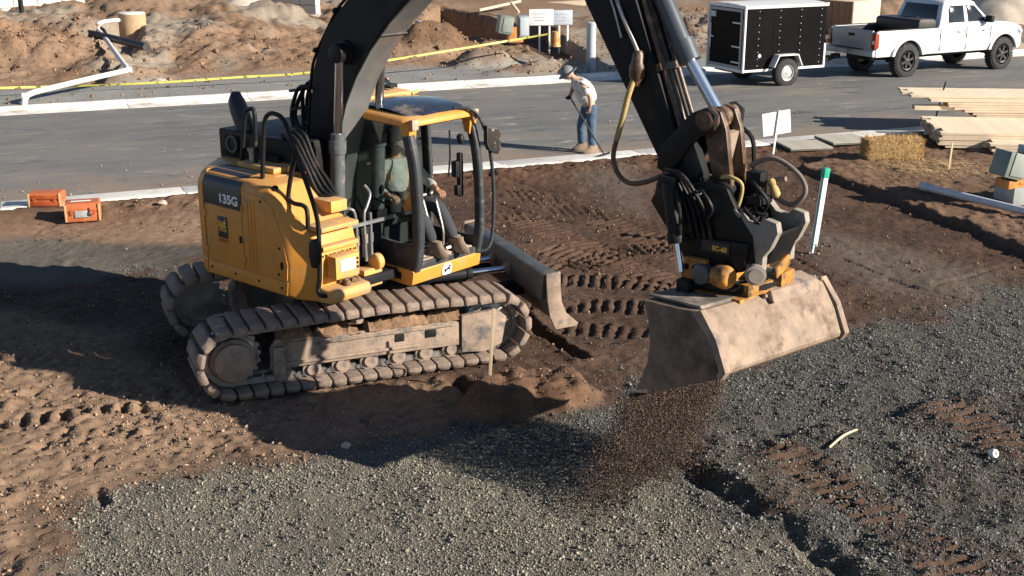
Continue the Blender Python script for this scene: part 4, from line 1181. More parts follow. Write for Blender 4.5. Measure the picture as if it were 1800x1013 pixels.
# ---------------- boom, arm and attachment (house frame)
boomp = [(-.26, 1.48), (-.25, 1.80), (-.17, 2.5), (-.07, 3.12), (.03, 3.35), (.17, 3.57), (.37, 3.78), (.55, 3.93), (1.0, 4.28), (1.6, 4.66), (2.3, 4.93), (3.0, 5.05), (3.38, 5.02), (3.54, 4.9), (3.55, 4.72), (3.42, 4.58), (3.2, 4.55), (2.6, 4.50), (2.0, 4.27), (1.45, 3.98), (1.12, 3.72), (.83, 3.43), (.60, 3.14), (.42, 2.83), (.27, 2.42), (.15, 1.95), (.10, 1.62), (.07, 1.44), (-.02, 1.36), (-.15, 1.37)]
boom = MB().prism(boomp, -.18, .18)
boom = up(boom.build('boom', steel_dk, EXC, bevel=.012))
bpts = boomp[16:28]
MB().loft([[(x + .012, -.165, z - .012), (x + .012, .165, z - .012), (x - .01, .165, z + .008), (x - .01, -.165, z + .008)] for x, z in bpts]).build('lit_underside', mat('boom_sunlit_dusty', (.115, .118, .115), .65, var=.3, scale=2, dirt=(.16, .12, .095), damt=.28, dscale=2.5), boom)  # added plate: paler grey puts sunlight on the underside into colour, plus dust
for s_ in (-1, 1):
    MB().lathe((.48, s_ * .18, 3.38), (0, s_, 0), [(0, .125), (.03, .125), (.04, .11)], 24).build('cylinder_boss', black, boom)
    MB().lathe((-.06, s_ * .18, 1.55), (0, s_, 0), [(0, .16), (.06, .16), (.07, .13)], 24).build('foot_boss', black, boom)
wl = MB().box((1.02, 0, 3.585), (.012, .363, .012), Matrix.Rotation(R(-45), 3, 'Y'))
wl.build('weld_seam', grey_cyl, boom)
for k, (dy, dz) in enumerate(((-.15, .0), (-.06, .015), (.04, .0), (.13, .01))):   # steel lines along the boom's back
    pts = [(x - .035 - .02 * (i < 4), dy, z + (.02 if i > 4 else -.02) + dz) for i, (x, z) in enumerate(boomp[1:13])]
    MB().tube(pts, .017, 8, 3).build('hydraulic_line', hose_m, boom, smooth=60)
for i in (2, 4, 6, 8):
    x, z = boomp[i]
    MB().box((x - .04, 0, z + .015), (.05, .40, .03), Matrix.Rotation(R(-20 - i * 6), 3, 'Y')).build('line_clamp', steel_dk, boom)
for k in range(7):                                                         # hose bundle behind the boom foot
    y_ = -.20 + k * .065; f_ = random.uniform(-.04, .04)
    MB().tube([(-.10, y_, 2.95), (-.24, y_, 2.98 + f_), (-.36 - f_, y_, 2.88), (-.42 + f_, y_, 2.62), (-.38 - f_, y_, 2.35), (-.44 + f_ * 2, y_ * 1.2, 2.1), (-.35, y_, 1.75)], .022, 8, 5).build('hose', hose_m, boom, smooth=60)
for k, zz in enumerate((2.9, 2.7, 2.5, 2.36)):
    MB().box((-.40, -.02, zz), (.035, .44, .03)).build('hose_clamp', grey_cyl, boom)
for k in range(4):                                                         # hoses looping over the right deck
    y_ = -.42 - k * .05
    MB().tube([(-.28, -.25, 2.15), (-.15, y_, 2.50), (.10, y_ - .06, 2.52 - .03 * k), (.26, y_ - .06, 2.25), (.42, y_ - .03, 2.05 - .03 * k), (.56, -.45 - k * .03, 1.88), (.60, -.42, 1.60)], .024, 8, 6).build('hose', hose_m, boom, smooth=60)
MB().tube([(-.05, -.44, 2.30), (-.22, -.46, 2.42), (-.28, -.50, 2.25), (-.18, -.52, 2.08), (.02, -.54, 2.10), (.10, -.50, 2.28), (-.02, -.46, 2.42)], .026, 8, 6).build('hose', hose_m, boom, smooth=60)
# boom cylinders
for s_ in (-1, 1):
    y_ = s_ * .29
    c = MB().cyl((.33, y_, 1.12), (.41, y_, 2.40), .078, n=22)
    c.cyl((.405, y_, 2.33), (.413, y_, 2.47), .092, n=22)
    c.cyl((.413, y_, 2.47), (.418, y_, 2.54), .075, n=22)
    c.lathe((.33, y_ - .08, 1.12), (0, 1, 0), [(0, .08), (.01, .1), (.15, .1), (.16, .08)], 18)
    cy_ = up(c.build('boom_cylinder', grey_cyl, EXC))
    MB().cyl((.415, y_, 2.5), (.50, y_, 3.30), .048, n=18).build('rod', chrome, cy_)
    MB().lathe((.50, y_ - .07, 3.38), (0, 1, 0), [(0, .07), (.01, .1), (.13, .1), (.14, .07)], 18).build('rod_eye', black, cy_)
# arm cylinder on top of the boom
c = MB().cyl((1.35, 0, 4.85), (2.35, 0, 5.22), .075, n=20); c.cyl((2.3, 0, 5.2), (2.4, 0, 5.24), .09, n=20)
c.prism([(1.2, 4.5), (1.5, 4.66), (1.42, 4.92), (1.28, 4.9)], -.14, -.09); c.prism([(1.2, 4.5), (1.5, 4.66), (1.42, 4.92), (1.28, 4.9)], .09, .14)
ac = up(c.build('arm_cylinder', grey_cyl, EXC))
MB().cyl((2.35, 0, 5.22), (2.95, 0, 5.44), .045, n=16).build('rod', chrome, ac)
# arm
armp = [(2.84, 5.36), (2.93, 5.52), (3.08, 5.50), (3.62, 5.02), (3.92, 4.52), (4.09, 4.11), (4.58, 2.94), (4.70, 2.66), (4.71, 2.48), (4.62, 2.36), (4.48, 2.33), (4.38, 2.42), (4.37, 2.56), (4.44, 2.70), (3.56, 4.06), (3.26, 4.62), (3.02, 5.0)]
arm = up(MB().prism(armp, -.16, .16).build('arm', steel_dk, EXC, bevel=.010))
MB().lathe((3.42, -.24, 4.79), (0, 1, 0), [(0, .12), (.04, .15), (.44, .15), (.48, .12)], 20).build('arm_pin', black, arm)
MB().lathe((4.54, -.23, 2.49), (0, 1, 0), [(0, .10), (.03, .15), (.43, .15), (.46, .10)], 22).build('arm_boss', black, arm)
for y_, m_ in ((-.10, rust), (-.03, rust), (.04, hose_m), (.11, rust)):
    MB().tube([(3.98, y_, 4.50), (4.13, y_, 4.11), (4.38, y_, 3.50), (4.58, y_, 3.02)], .026, 8, 3).build('hydraulic_line', m_, arm, smooth=60)
MB().box((4.36, 0, 3.55), (.06, .34, .05), Matrix.Rotation(R(67), 3, 'Y')).build('line_clamp', rust, arm)
MB().tube([(3.86, -.185, 4.22), (4.00, -.19, 3.94), (4.12, -.19, 3.74), (4.165, -.19, 3.66)], .018, 8, 3).build('side_pipe', steel, arm, smooth=60)
MB().tube([(3.80, -.18, 4.20), (3.90, -.185, 4.0), (3.98, -.18, 3.77)], .010, 6).build('side_pipe', steel, arm)
bv = MB().lathe((4.175, -.20, 3.68), (-.05, 0, -1), [(0, .03), (.03, .05), (.10, .055), (.13, .07), (.22, .065), (.26, .045), (.30, .03)], 14)
bv.build('pipe_coupling', rust, arm)
yh = mat('hose_sleeve', (.40, .29, .11), .75, var=.2, scale=9, dirt=(.18, .11, .07), damt=.25, dscale=5)
MB().tube([(4.155, -.23, 3.44), (4.13, -.27, 3.3), (4.09, -.28, 3.12), (4.03, -.28, 2.92)], .026, 10, 5).build('hose', yh, arm, smooth=60)
MB().tube([(4.03, -.28, 2.92), (4.0, -.28, 2.76), (4.06, -.28, 2.62), (4.18, -.28, 2.56), (4.36, -.28, 2.60), (4.60, -.28, 2.72)], .022, 8, 5).build('hose', mat('hose_brown', (.11, .065, .04), .6, var=.3), arm, smooth=60)
# bucket cylinder in front of the arm
c = MB().cyl((4.02, 0, 4.52), (4.52, 0, 3.66), .082, n=22); c.cyl((4.47, 0, 3.76), (4.56, 0, 3.60), .098, n=22)
bc = up(c.build('bucket_cylinder', mat('cylinder_slate', (.055, .068, .080), .4, var=.2, dirt=(.2, .18, .16), damt=.12), EXC))
MB().cyl((4.54, 0, 3.63), (4.86, 0, 3.20), .050, n=18).build('rod', mat('rod_bright', (.50, .60, .72), .25, metal=.85, var=.05), bc)
MB().tube([(4.42, .1, 3.95), (4.50, .12, 3.75), (4.56, .1, 3.62)], .016, 6).build('oil_pipe', rust, bc)
# links
lk = MB()
for s_ in (-1, 1):
    lk.prism([(4.42, 2.72), (4.52, 2.68), (4.60, 2.76), (4.80, 3.02), (4.96, 3.10), (4.97, 3.22), (4.88, 3.28), (4.74, 3.22), (4.44, 2.90)], s_ * .205 - .03, s_ * .205 + .03)
up(lk.build('rocker_link', black, EXC, bevel=.01))
lk = MB()
for s_ in (-1, 1):
    lk.prism([(4.79, 3.16), (4.86, 3.27), (4.96, 3.24), (5.02, 3.10), (5.10, 2.62), (5.06, 2.52), (4.98, 2.53), (4.93, 2.62)], s_ * .11 - .03, s_ * .11 + .03)
lnk = up(lk.build('bucket_link', rust, EXC, bevel=.008))
MB().box((4.955, 0, 2.84), (.05, .20, .46), Matrix.Rotation(R(9), 3, 'Y')).build('link_web', muddy, lnk)
MB().lathe((4.87, -.25, 3.17), (0, 1, 0), [(0, .07), (.02, .095), (.10, .095), (.11, .085), (.21, .085), (.22, .095), (.29, .095), (.30, .085), (.4, .085), (.41, .095), (.48, .095), (.5, .07)], 20).build('link_pin', rust, lnk)
MB().lathe((5.03, -.22, 2.60), (0, 1, 0), [(0, .06), (.02, .08), (.42, .08), (.44, .06)], 16).build('link_pin', black, lnk)
MB().tube([(4.93, .16, 3.10), (5.08, .18, 3.0), (5.12, .18, 2.75), (5.2, .15, 2.6)], .02, 6, 4).build('hose', hose_m, lnk)
# tilting rotator between arm and bucket
tr = MB()
for s_ in (-1, 1):
    tr.prism([(4.40, 2.44), (4.50, 2.62), (4.68, 2.60), (4.98, 2.70), (5.14, 2.66), (5.26, 2.46), (5.40, 2.30), (5.44, 2.08), (4.98, 1.98), (4.78, 2.06), (4.55, 2.26)], s_ * .25 - .035, s_ * .25 + .035)
tr.prism([(4.46, 2.34), (5.28, 2.40), (5.36, 2.10), (4.98, 2.0), (4.66, 2.14)], -.22, .22)
tr.prism([(5.36, 2.24), (5.58, 2.34), (5.58, 2.30), (5.50, 2.06), (5.38, 2.02)], -.19, .19)
tr.prism([(4.70, 2.2), (5.4, 2.25), (5.36, 2.0), (5.2, 1.96), (4.80, 1.98)], -.33, -.28)
greasy = mat('greasy_black', (.007, .007, .0075), .42, var=.3, spec=.25)
tilt = up(tr.build('tiltrotator', greasy, EXC, bevel=.02, seg=2))
cs = MB()                                   # pale cast catcher at the front
cast = mat('cast_grey', (.25, .225, .19), .7, var=.3, scale=8, dirt=(.12, .09, .06), damt=.2, dscale=8)
cs.prism([(5.26, 2.50), (5.34, 2.42), (5.44, 2.40), (5.50, 2.46), (5.60, 2.44), (5.62, 2.36), (5.56, 2.22), (5.50, 2.14), (5.50, 2.02), (5.42, 1.98), (5.36, 2.05), (5.38, 2.20), (5.32, 2.30)], -.27, -.19)
cs.prism([(5.26, 2.50), (5.34, 2.42), (5.44, 2.40), (5.50, 2.46), (5.60, 2.44), (5.62, 2.36), (5.56, 2.22), (5.50, 2.14), (5.50, 2.02), (5.42, 1.98), (5.36, 2.05), (5.38, 2.20), (5.32, 2.30)], .19, .27)
cs.beam((5.06, -.27, 2.60), (5.28, -.27, 2.44), .03, .04)
cs.build('catch_plate', cast, tilt, bevel=.012)
MB().lathe((5.46, -.30, 2.00), (.6, -.8, 0), [(-.06, .08), (0, .085), (.04, .085), (.045, .06), (.055, .06)], 20).build('end_cap', cast, tilt)
for s_ in (-1, 1):                           # tilt cylinders at the sides
    c = MB().cyl((4.66, s_ * .40, 2.66), (4.78, s_ * .44, 2.20), .062, n=18); c.cyl((4.765, s_ * .435, 2.26), (4.785, s_ * .44, 2.17), .072, n=18)
    c.box((4.66, s_ * .36, 2.66), (.16, .16, .10)); c.tube([(4.74, s_ * .42, 2.62), (4.82, s_ * .46, 2.45), (4.84, s_ * .47, 2.25)], .016, 6)
    tc_ = c.build('tilt_cylinder', black, tilt, bevel=.006)
    MB().cyl((4.78, s_ * .44, 2.2), (4.85, s_ * .46, 1.94), .030, n=14).build('rod', chrome, tc_)
for k in range(4):
    MB().tube([(4.56 + .04 * k, -.32, 2.74), (4.70 + .05 * k, -.36 - .02 * k, 2.70), (4.80 + .06 * k, -.34, 2.45), (4.86 + .06 * k, -.31, 2.20)], .018, 6, 4).build('hose', hose_m, tilt, smooth=60)
MB().tube([(5.04, -.20, 2.72), (5.14, -.22, 2.74), (5.23, -.20, 2.69), (5.22, -.20, 2.55), (5.18, -.22, 2.44)], .016, 8, 5).build('hose', yh, tilt, smooth=60)
MB().tube([(5.12, .10, 2.78), (5.30, .16, 2.86), (5.52, .18, 2.76), (5.60, .18, 2.62), (5.50, .16, 2.50), (5.36, .12, 2.56), (5.34, .1, 2.68), (5.46, .1, 2.72)], .022, 8, 6).build('hose', mat('hose_dusty', (.16, .13, .11), .8, var=.3), tilt, smooth=60)
MB().lathe((5.36, .02, 2.72), (.3, .3, -1), [(0, .02), (.02, .035), (.05, .035), (.06, .028), (.10, .04), (.15, .04), (.17, .02)], 12).build('hose_fitting', yh, tilt)
rr = random.Random(44)
for k in range(16):                          # short hoses and fittings crowding the rotator
    x_, y_, z_ = rr.uniform(4.6, 5.35), rr.uniform(-.36, .1), rr.uniform(2.36, 2.70)
    MB().tube([(x_, y_, z_), (x_ + rr.uniform(-.08, .12), y_ - rr.uniform(.02, .10), z_ + rr.uniform(0, .10)), (x_ + rr.uniform(-.05, .2), y_ - .05, z_ - rr.uniform(.05, .14)), (x_ + rr.uniform(-.1, .15), y_, z_ - rr.uniform(.15, .30))], .015, 6, 4).build('hose', hose_m if k % 4 else rust, tilt, smooth=60)
    MB().lathe((x_, y_, z_), (rr.uniform(-1, 1), -1, rr.uniform(-1, 1)), [(-.02, .014), (0, .022), (.025, .022), (.03, .012)], 8).build('hose_fitting', rust if k % 3 else steel, tilt)
fr_ = MB(); fr_.box((5.22, .05, 2.66), (.14, .12, .2)); fr_.box((5.30, -.05, 2.55), (.16, .2, .06))
fr_.build('manifold', black, tilt, bevel=.01)
lab = MB().box((5.10, -.336, 2.17), (.26, .01, .09)); lab.build('name_plate', black_band, tilt)
text_mesh('lettering', 'EC-60', .055, yellow_ink, tilt, (5.14, -.343, 2.16), (1, 0, 0), (0, 0, 1), .001, .002)
yr = mat('rotator_yellow', (.46, .20, .03), .55, var=.3, scale=6, dirt=(.10, .06, .03), damt=.45, dscale=8)
ro = MB(); ro.box((5.02, -.02, 1.93), (.42, .74, .13)); ro.box((4.93, -.30, 1.96), (.22, .16, .18)); ro.lathe((5.12, -.36, 1.95), (1, -.2, 0), [(0, .07), (.04, .1), (.14, .1), (.18, .07)], 18)
rot_ = ro.build('rotator_housing', yr, tilt, bevel=.015)
for bx_ in (4.86, 4.94, 5.0):
    MB().lathe((bx_, -.385, 1.97), (0, -1, 0), [(0, .028), (.008, .028), (.008, .015)], 10).build('bolt_hole', black, rot_)
MB().lathe((5.02, -.40, 1.94), (0, -1, 0), [(-.05, .085), (.03, .085), (.04, .07)], 18).build('worm_motor', grey_cyl, rot_)
MB().lathe((5.08, 0, 1.80), (0, 0, 1), [(0, .36), (.02, .38), (.06, .38), (.08, .34)], 32).build('slew_ring', black, tilt)
lo = MB()
lo.box((5.12, .02, 1.755), (.52, .80, .05)); lo.box((5.36, -.12, 1.83), (.14, .30, .10), Matrix.Rotation(R(-12), 3, 'Z')); lo.box((5.44, .20, 1.86), (.10, .22, .12)); lo.box((4.86, -.25, 1.79), (.10, .3, .09))
lo.box((5.50, .05, 2.0), (.04, .24, .10), Matrix.Rotation(R(20), 3, 'X'))
lo.build('quick_coupler', yr, tilt, bevel=.012)
# bucket
BQ = Matrix.Translation((5.18, .0, 1.30)) @ Matrix.Rotation(R(-8), 4, 'Z') @ Matrix.Rotation(R(-1.5), 4, 'X')
def bt(x, y, z):
    return tuple(BQ @ Vector((x, y, z)))
outer = [(-.37, .41), (0, .43), (.21, .455), (.26, .43), (.38, .27), (.405, .23), (.495, .03), (.49, .0), (.45, -.04), (.20, -.16), (-.10, -.305), (-.30, -.375)]
inner = [(x * .94 - .0, z * .94 + .0) for x, z in outer]
BW = .80
bm_ = mat('bucket_shell', (.235, .172, .122), .72, var=.3, scale=6, dirt=(.115, .074, .050), damt=.36, dscale=4.2, bump=.15, bscale=25, streak=(.13, .092, .066), settle=(.27, .205, .15))
shell = MB(); n_ = len(outer)
for ys_ in (0,):
    cols = [-BW, -.4, 0, .4, BW]
    for prof, flip in ((outer, False), (inner, True)):
        rings = [[bt(x, y, z) for x, z in prof] for y in cols]
        shell.loft(rings, closed=False, caps=False)
    for i in (0, n_ - 1):
        shell.loft([[bt(*((outer[i][0]), y, outer[i][1])), bt(inner[i][0], y, inner[i][1])] for y in cols], closed=False, caps=False)
bucket = up(shell.build('bucket', bm_, EXC, smooth=28))
for s_ in (-1, 1):
    ep = outer + [(-.42, -.41), (-.36, -.28), (-.30, -.12), (-.28, .05), (-.31, .24)]
    MB().prism(ep, s_ * BW, s_ * (BW + .028), bt).build('side_plate', mat('bucket_side', (.19, .135, .098), .75, var=.3, scale=2.5, dirt=(.05, .032, .022), damt=.48, dscale=1.6), bucket, bevel=.005)
    MB().prism([(.15, .43), (.24, .475), (.41, .28), (.53, .03), (.48, -.05), (.44, -.02), (.46, .03), (.36, .24)], s_ * (BW - .03), s_ * (BW + .036), bt).build('wear_strip', muddy, bucket, bevel=.004)
MB().prism([(-.28, -.345), (-.28, -.385), (-.51, -.445), (-.51, -.435)], -BW - .03, BW + .03, bt).build('cutting_edge', steel, bucket)
MB().prism([(-.40, .425), (.18, .455), (.16, .475), (-.38, .445)], -BW + .05, BW - .05, bt).build('top_plate', mat('bucket_top', (.12, .105, .09), .8, var=.3, scale=3, dirt=(.33, .27, .21), damt=.3), bucket)
for s_ in (-1, 1):
    MB().prism([(-.30, .44), (.22, .46), (.18, .56), (-.05, .60), (-.26, .55)], s_ * .20 - .025, s_ * .20 + .025, bt).build('bucket_ear', muddy, bucket, bevel=.008)
MB().prism([(.05, .46), (.34, .40), (.30, .50), (.12, .54)], -.02, .62, bt).build('torque_tube', muddy, bucket, bevel=.02)
tcb = MB().cyl(bt(-.22, -.42, .52), bt(-.08, -.10, .52), .055, n=16); tcb.box(bt(-.24, -.46, .50), (.12, .12, .12))
tcb = tcb.build('bucket_tilt_cylinder', black, bucket)
MB().cyl(bt(-.08, -.10, .52), bt(.06, .22, .51), .024, n=12).build('rod', chrome, tcb)
rr = random.Random(12)
cl = MB()
for k in range(170):
    p = bt(rr.uniform(-.1, .27), rr.uniform(-.05, .78), .455)
    cl.lathe(p, (rr.uniform(-.3, .3), rr.uniform(-.3, .3), 1), [(-.02, .006), (-.006, .012 + rr.uniform(0, .022)), (.008, .012 + rr.uniform(0, .010)), (.022, .003)], 7)
cl.build('soil_lump', mat('lump_tan', (.33, .26, .19), .95, var=.3), bucket, smooth=20)

# gravel pouring from the bucket
rngf = np.random.default_rng(21)
N_ = 84000
tt = rngf.beta(1.1, 1.15, N_)
yy = rngf.uniform(-.80, .48, N_) + rngf.normal(0, .05, N_)
xx = -.47 + rngf.normal(0, .03, N_) - .06 * tt + rngf.normal(0, .02 + .11 * tt, N_)
BM = np.array(BQ)
P0 = np.stack([xx, yy, np.full(N_, -.44)], -1) @ BM[:3, :3].T + BM[:3, 3]
ca, sa = math.cos(R(-41)), math.sin(R(-41))
wx = EX + P0[:, 0] * ca - P0[:, 1] * sa; wy = EY + P0[:, 0] * sa + P0[:, 1] * ca
wz = P0[:, 2] * (1 - tt) + 0.03
lag = rngf.uniform(.35, 1.25, N_)
wx = wx - .50 * tt * lag; wy = wy - .62 * tt * lag
keep_ = rngf.uniform(0, 1, N_) < .45 + .75 * fbm(yy * 5.0, tt * 2.5, 3, 88) * (1 - .3 * tt)
fpos = np.stack([wx, wy, wz], -1)[keep_]
fg = tri_cloud('falling_gravel', fpos, np.clip(rngf.lognormal(math.log(.0044), .55, len(fpos)), .0018, .017), mat('falling_stone', (.088, .064, .052), .9, var=.2, island=.7, spec=.2), seed=22, flat=1.0, simple=True)
tag(fg, 'brown gravel and soil pouring down out of the excavator bucket', 'gravel', kind='stuff')

# ================================================================== pickup truck and trailer
truck_white = mat('truck_white', (.60, .62, .64), .28, var=.03, coat=.6, dirt=(.52, .46, .40), damt=.10, dscale=2.0)
dark_glass = mat('tinted_glass', (.012, .015, .017), .06, var=.2, spec=.7)
wheel_blk = mat('wheel_black', (.02, .02, .022), .45, var=.2)
tyre_m = mat('tyre', (.022, .022, .023), .85, var=.25, dirt=(.12, .10, .085), damt=.2, dscale=5, bump=.1)
red_lens = mat('red_lens', (.26, .03, .012), .2, var=.1)
def wheel(parent, p, r, w, rim_r, style, rim_m, side):
    """tyre with a tread, rim with spokes; side -1 faces the machine's right"""
    prof = [(-w / 2, r * .62), (-w / 2, r * .86), (-w * .42, r * .96), (-w * .3, r), (w * .3, r), (w * .42, r * .96), (w / 2, r * .86), (w / 2, r * .62)]
    ty = MB().lathe((0, 0, 0), (0, 1, 0), prof, 36, caps=False)
    for k in range(36):
        a = 2 * math.pi * k / 36
        for s_ in (-1, 1):
            q = Matrix.Rotation(-a, 3, 'Y')
            ty.box(q @ Vector((r * .995, s_ * w * .24 , 0)), (.03, w * .36, r * .09), q)
    t = ty.build('tyre', tyre_m, parent, smooth=40)
    t.location = p
    rm = MB().lathe((0, 0, 0), (0, side, 0), [(-.06, rim_r), (w * .46, rim_r), (w * .50, rim_r * .97), (w * .46, rim_r * .88), (w * .1, rim_r * .82)], 32, caps=False)
    if style == 'spoke':
        for k in range(6):
            a = 2 * math.pi * k / 6 + .3
            q = Matrix.Rotation(-a, 3, 'Y')
            rm.box(q @ Vector((rim_r * .5, side * w * .40, 0)), (rim_r * .86, w * .16, rim_r * .26), q)
    else:
        rm.lathe((0, 0, 0), (0, side, 0), [(0, rim_r * .85), (w * .30, rim_r * .8), (w * .42, rim_r * .42), (w * .42, rim_r * .3)], 24)
        for k in range(8):
            a = 2 * math.pi * k / 8
            rm.cyl((rim_r * .62 * math.cos(a), side * w * .30, rim_r * .62 * math.sin(a)), (rim_r * .62 * math.cos(a), side * w * .375, rim_r * .62 * math.sin(a)), rim_r * .10, n=8)
    rm.lathe((0, side * w * .3, 0), (0, side, 0), [(0, rim_r * .26), (w * .16, rim_r * .24), (w * .20, rim_r * .14)], 14)
    rm.build('rim', rim_m, t, smooth=40)
    MB().lathe((0, 0, 0), (0, side, 0), [(-.02, rim_r * .8), (w * .05, rim_r * .8), (w * .06, rim_r * .7)], 18).build('brake_disc', mat('brake_grey', (.12, .11, .10), .5, metal=.6), t)
    return t

TRK = thing('pickup_truck', 'white four-door pickup truck with black wheels parked on the road', 'pickup truck', (10.85, 36.20, 0.02), R(27.5))
TRK.scale = (1.07, 1.08, 1.14)
def arch(cx, r, z0, zc=.44, n=14):
    """points of a wheel arch from rear to front"""
    a0 = math.asin((z0 - zc) / r)
    return [(cx - r * math.cos(a0 + (math.pi - 2 * a0) * i / n), zc + r * math.sin(a0 + (math.pi - 2 * a0) * i / n)) for i in range(n + 1)]
bd = MB()
zb = .56
side = [(-1.12, zb)] + arch(0, .50, zb) + [(1.1, zb), (3.0, zb)] + arch(3.57, .50, zb) + [(4.32, zb + .02), (4.43, .75), (4.42, .98), (4.28, 1.10), (3.9, 1.20), (3.1, 1.26), (2.9, 1.255), (1.15, 1.24), (1.10, 1.215), (-1.05, 1.205), (-1.13, 1.18)]
def bulge(x, y, z):
    k = .045 * max(0, min(1, (z - .95) / .3)) + .03 * max(0, (.75 - z) / .2)
    if x > 4.0: k += .16 * (x - 4.0) / .43
    return (x, y - math.copysign(k, y), z)
for s_ in (-1, 1):
    bd.prism(side, s_ * .93, s_ * .85, bulge)
bd.prism([(3.05, 1.18), (3.05, 1.275), (3.5, 1.27), (3.95, 1.22), (4.26, 1.12), (4.38, 1.0), (4.36, .92), (4.2, 1.02)], -.845, .845)        # hood
bd.box((4.36, 0, .90), (.10, 1.45, .14))
bd.box((1.13, 0, 1.0), (.05, 1.7, .48))
bd.prism([(1.12, .54), (3.05, .54), (3.05, 1.24), (1.12, 1.24)], -.84, .84)
truck_body = bd.build('body', truck_white, TRK, bevel=.022, seg=2)
un_ = MB(); un_.box((1.7, 0, .52), (5.2, .9, .18)); un_.box((3.6, 0, .82), (1.0, 1.1, .5)); un_.box((0, 0, .8), (1.3, 1.1, .25)); un_.cyl((0, -.7, .44), (0, .7, .44), .07, n=12); un_.cyl((3.57, -.7, .44), (3.57, .7, .44), .06, n=12)
un_.box((-1.15, -.1, .62), (.12, .5, .12)); un_.box((.0, -.4, .44), (.3, .25, .2))
un_.build('chassis', black, TRK, bevel=.02)
bedm = mat('bed_liner', (.03, .03, .032), .85, var=.2)
bb = MB(); bb.box((0, 0, .86), (2.2, 1.68, .05)); bb.box((0, -.825, 1.02), (2.2, .05, .34)); bb.box((0, .825, 1.02), (2.2, .05, .34)); bb.box((1.08, 0, 1.03), (.05, 1.68, .36))
bb.box((0, -.87, 1.212), (2.15, .09, .02)); bb.box((0, .87, 1.212), (2.15, .09, .02))
bb.build('truck_bed', bedm, TRK, bevel=.008)
tgm = mat('tailgate_grey', (.40, .41, .42), .35, var=.05, coat=.3, dirt=(.4, .36, .32), damt=.18)  # greyer than the white bodywork
tg = MB().prism([(-1.16, .74), (-1.10, .74), (-1.10, 1.20), (-1.14, 1.215), (-1.17, 1.18), (-1.175, .98), (-1.165, .96)], -.76, .76).build('tailgate', tgm, TRK, bevel=.012)
MB().box((-1.182, 0, 1.07), (.02, .22, .07)).build('handle', black, tg, bevel=.008)
for s_ in (-1, 1):
    tl = MB().prism([(-1.20, .78), (-1.11, .76), (-1.04, .80), (-1.05, 1.12), (-1.12, 1.17), (-1.18, 1.15)], s_ * .765, s_ * .905).build('tail_light', red_lens, TRK, bevel=.012)
    MB().box((-1.17, s_ * .85, .93), (.06, .08, .09)).build('reversing_lens', white_p, tl, bevel=.008)
    MB().prism([(4.14, .88), (4.36, .86), (4.42, .95), (4.36, 1.03), (4.1, 1.02)], s_ * .70, s_ * .86, bulge).build('headlight', mat('lamp_lens', (.5, .52, .54), .1, var=.1), TRK, bevel=.012)
bp_ = MB().prism([(-1.32, .58), (-1.14, .56), (-1.10, .74), (-1.28, .74), (-1.33, .70)], -.88, .88, lambda x, y, z: (x + .10 * max(0, abs(y) - .55) / .33, y, z))
bmp = bp_.build('rear_bumper', mat('bumper_grey', (.50, .52, .54), .4, var=.08, dirt=(.3, .27, .25), damt=.2), TRK, bevel=.02)
MB().box((-1.335, .12, .66), (.012, .32, .12)).build('licence_plate', mat('plate', (.45, .46, .5), .5, var=.1), bmp, bevel=.004)
MB().box((-1.30, 0, .755), (.16, 1.1, .012)).build('step_pad', black, bmp)
MB().prism([(4.30, .56), (4.46, .58), (4.50, .70), (4.48, .84), (4.32, .86)], -.84, .84, lambda x, y, z: (x - .14 * max(0, abs(y) - .5) / .34, y, z)).build('front_bumper', truck_white, TRK, bevel=.02)
# cabin
gh = MB()
def cabr(x0, x1, y, z):
    return [(x0, -y, z), (x0 + .05, -y - .03, z), ((x0 + x1) / 2, -y - .04, z), (x1 - .06, -y - .02, z), (x1, -y + .03, z), (x1 + .03, 0, z), (x1, y - .03, z), (x1 - .06, y + .02, z), ((x0 + x1) / 2, y + .04, z), (x0 + .05, y + .03, z), (x0, y, z), (x0 - .02, 0, z)]
gh.loft([cabr(1.13, 3.10, .84, 1.235), cabr(1.20, 2.92, .80, 1.42), cabr(1.33, 2.46, .695, 1.80), cabr(1.40, 2.36, .64, 1.85), cabr(1.55, 2.2, .5, 1.87)])
ghm = gh.build('cabin', truck_white, TRK, smooth=50)
def yz(z):
    return .875 - max(0, (z - 1.235)) / .565 * .145
def win(name, poly, s_):
    MB().prism(poly, 0, 1, lambda x, y, z: (x, s_ * (yz(z) - .03 + .045 * y), z)).build(name, dark_glass, ghm, bevel=.02)
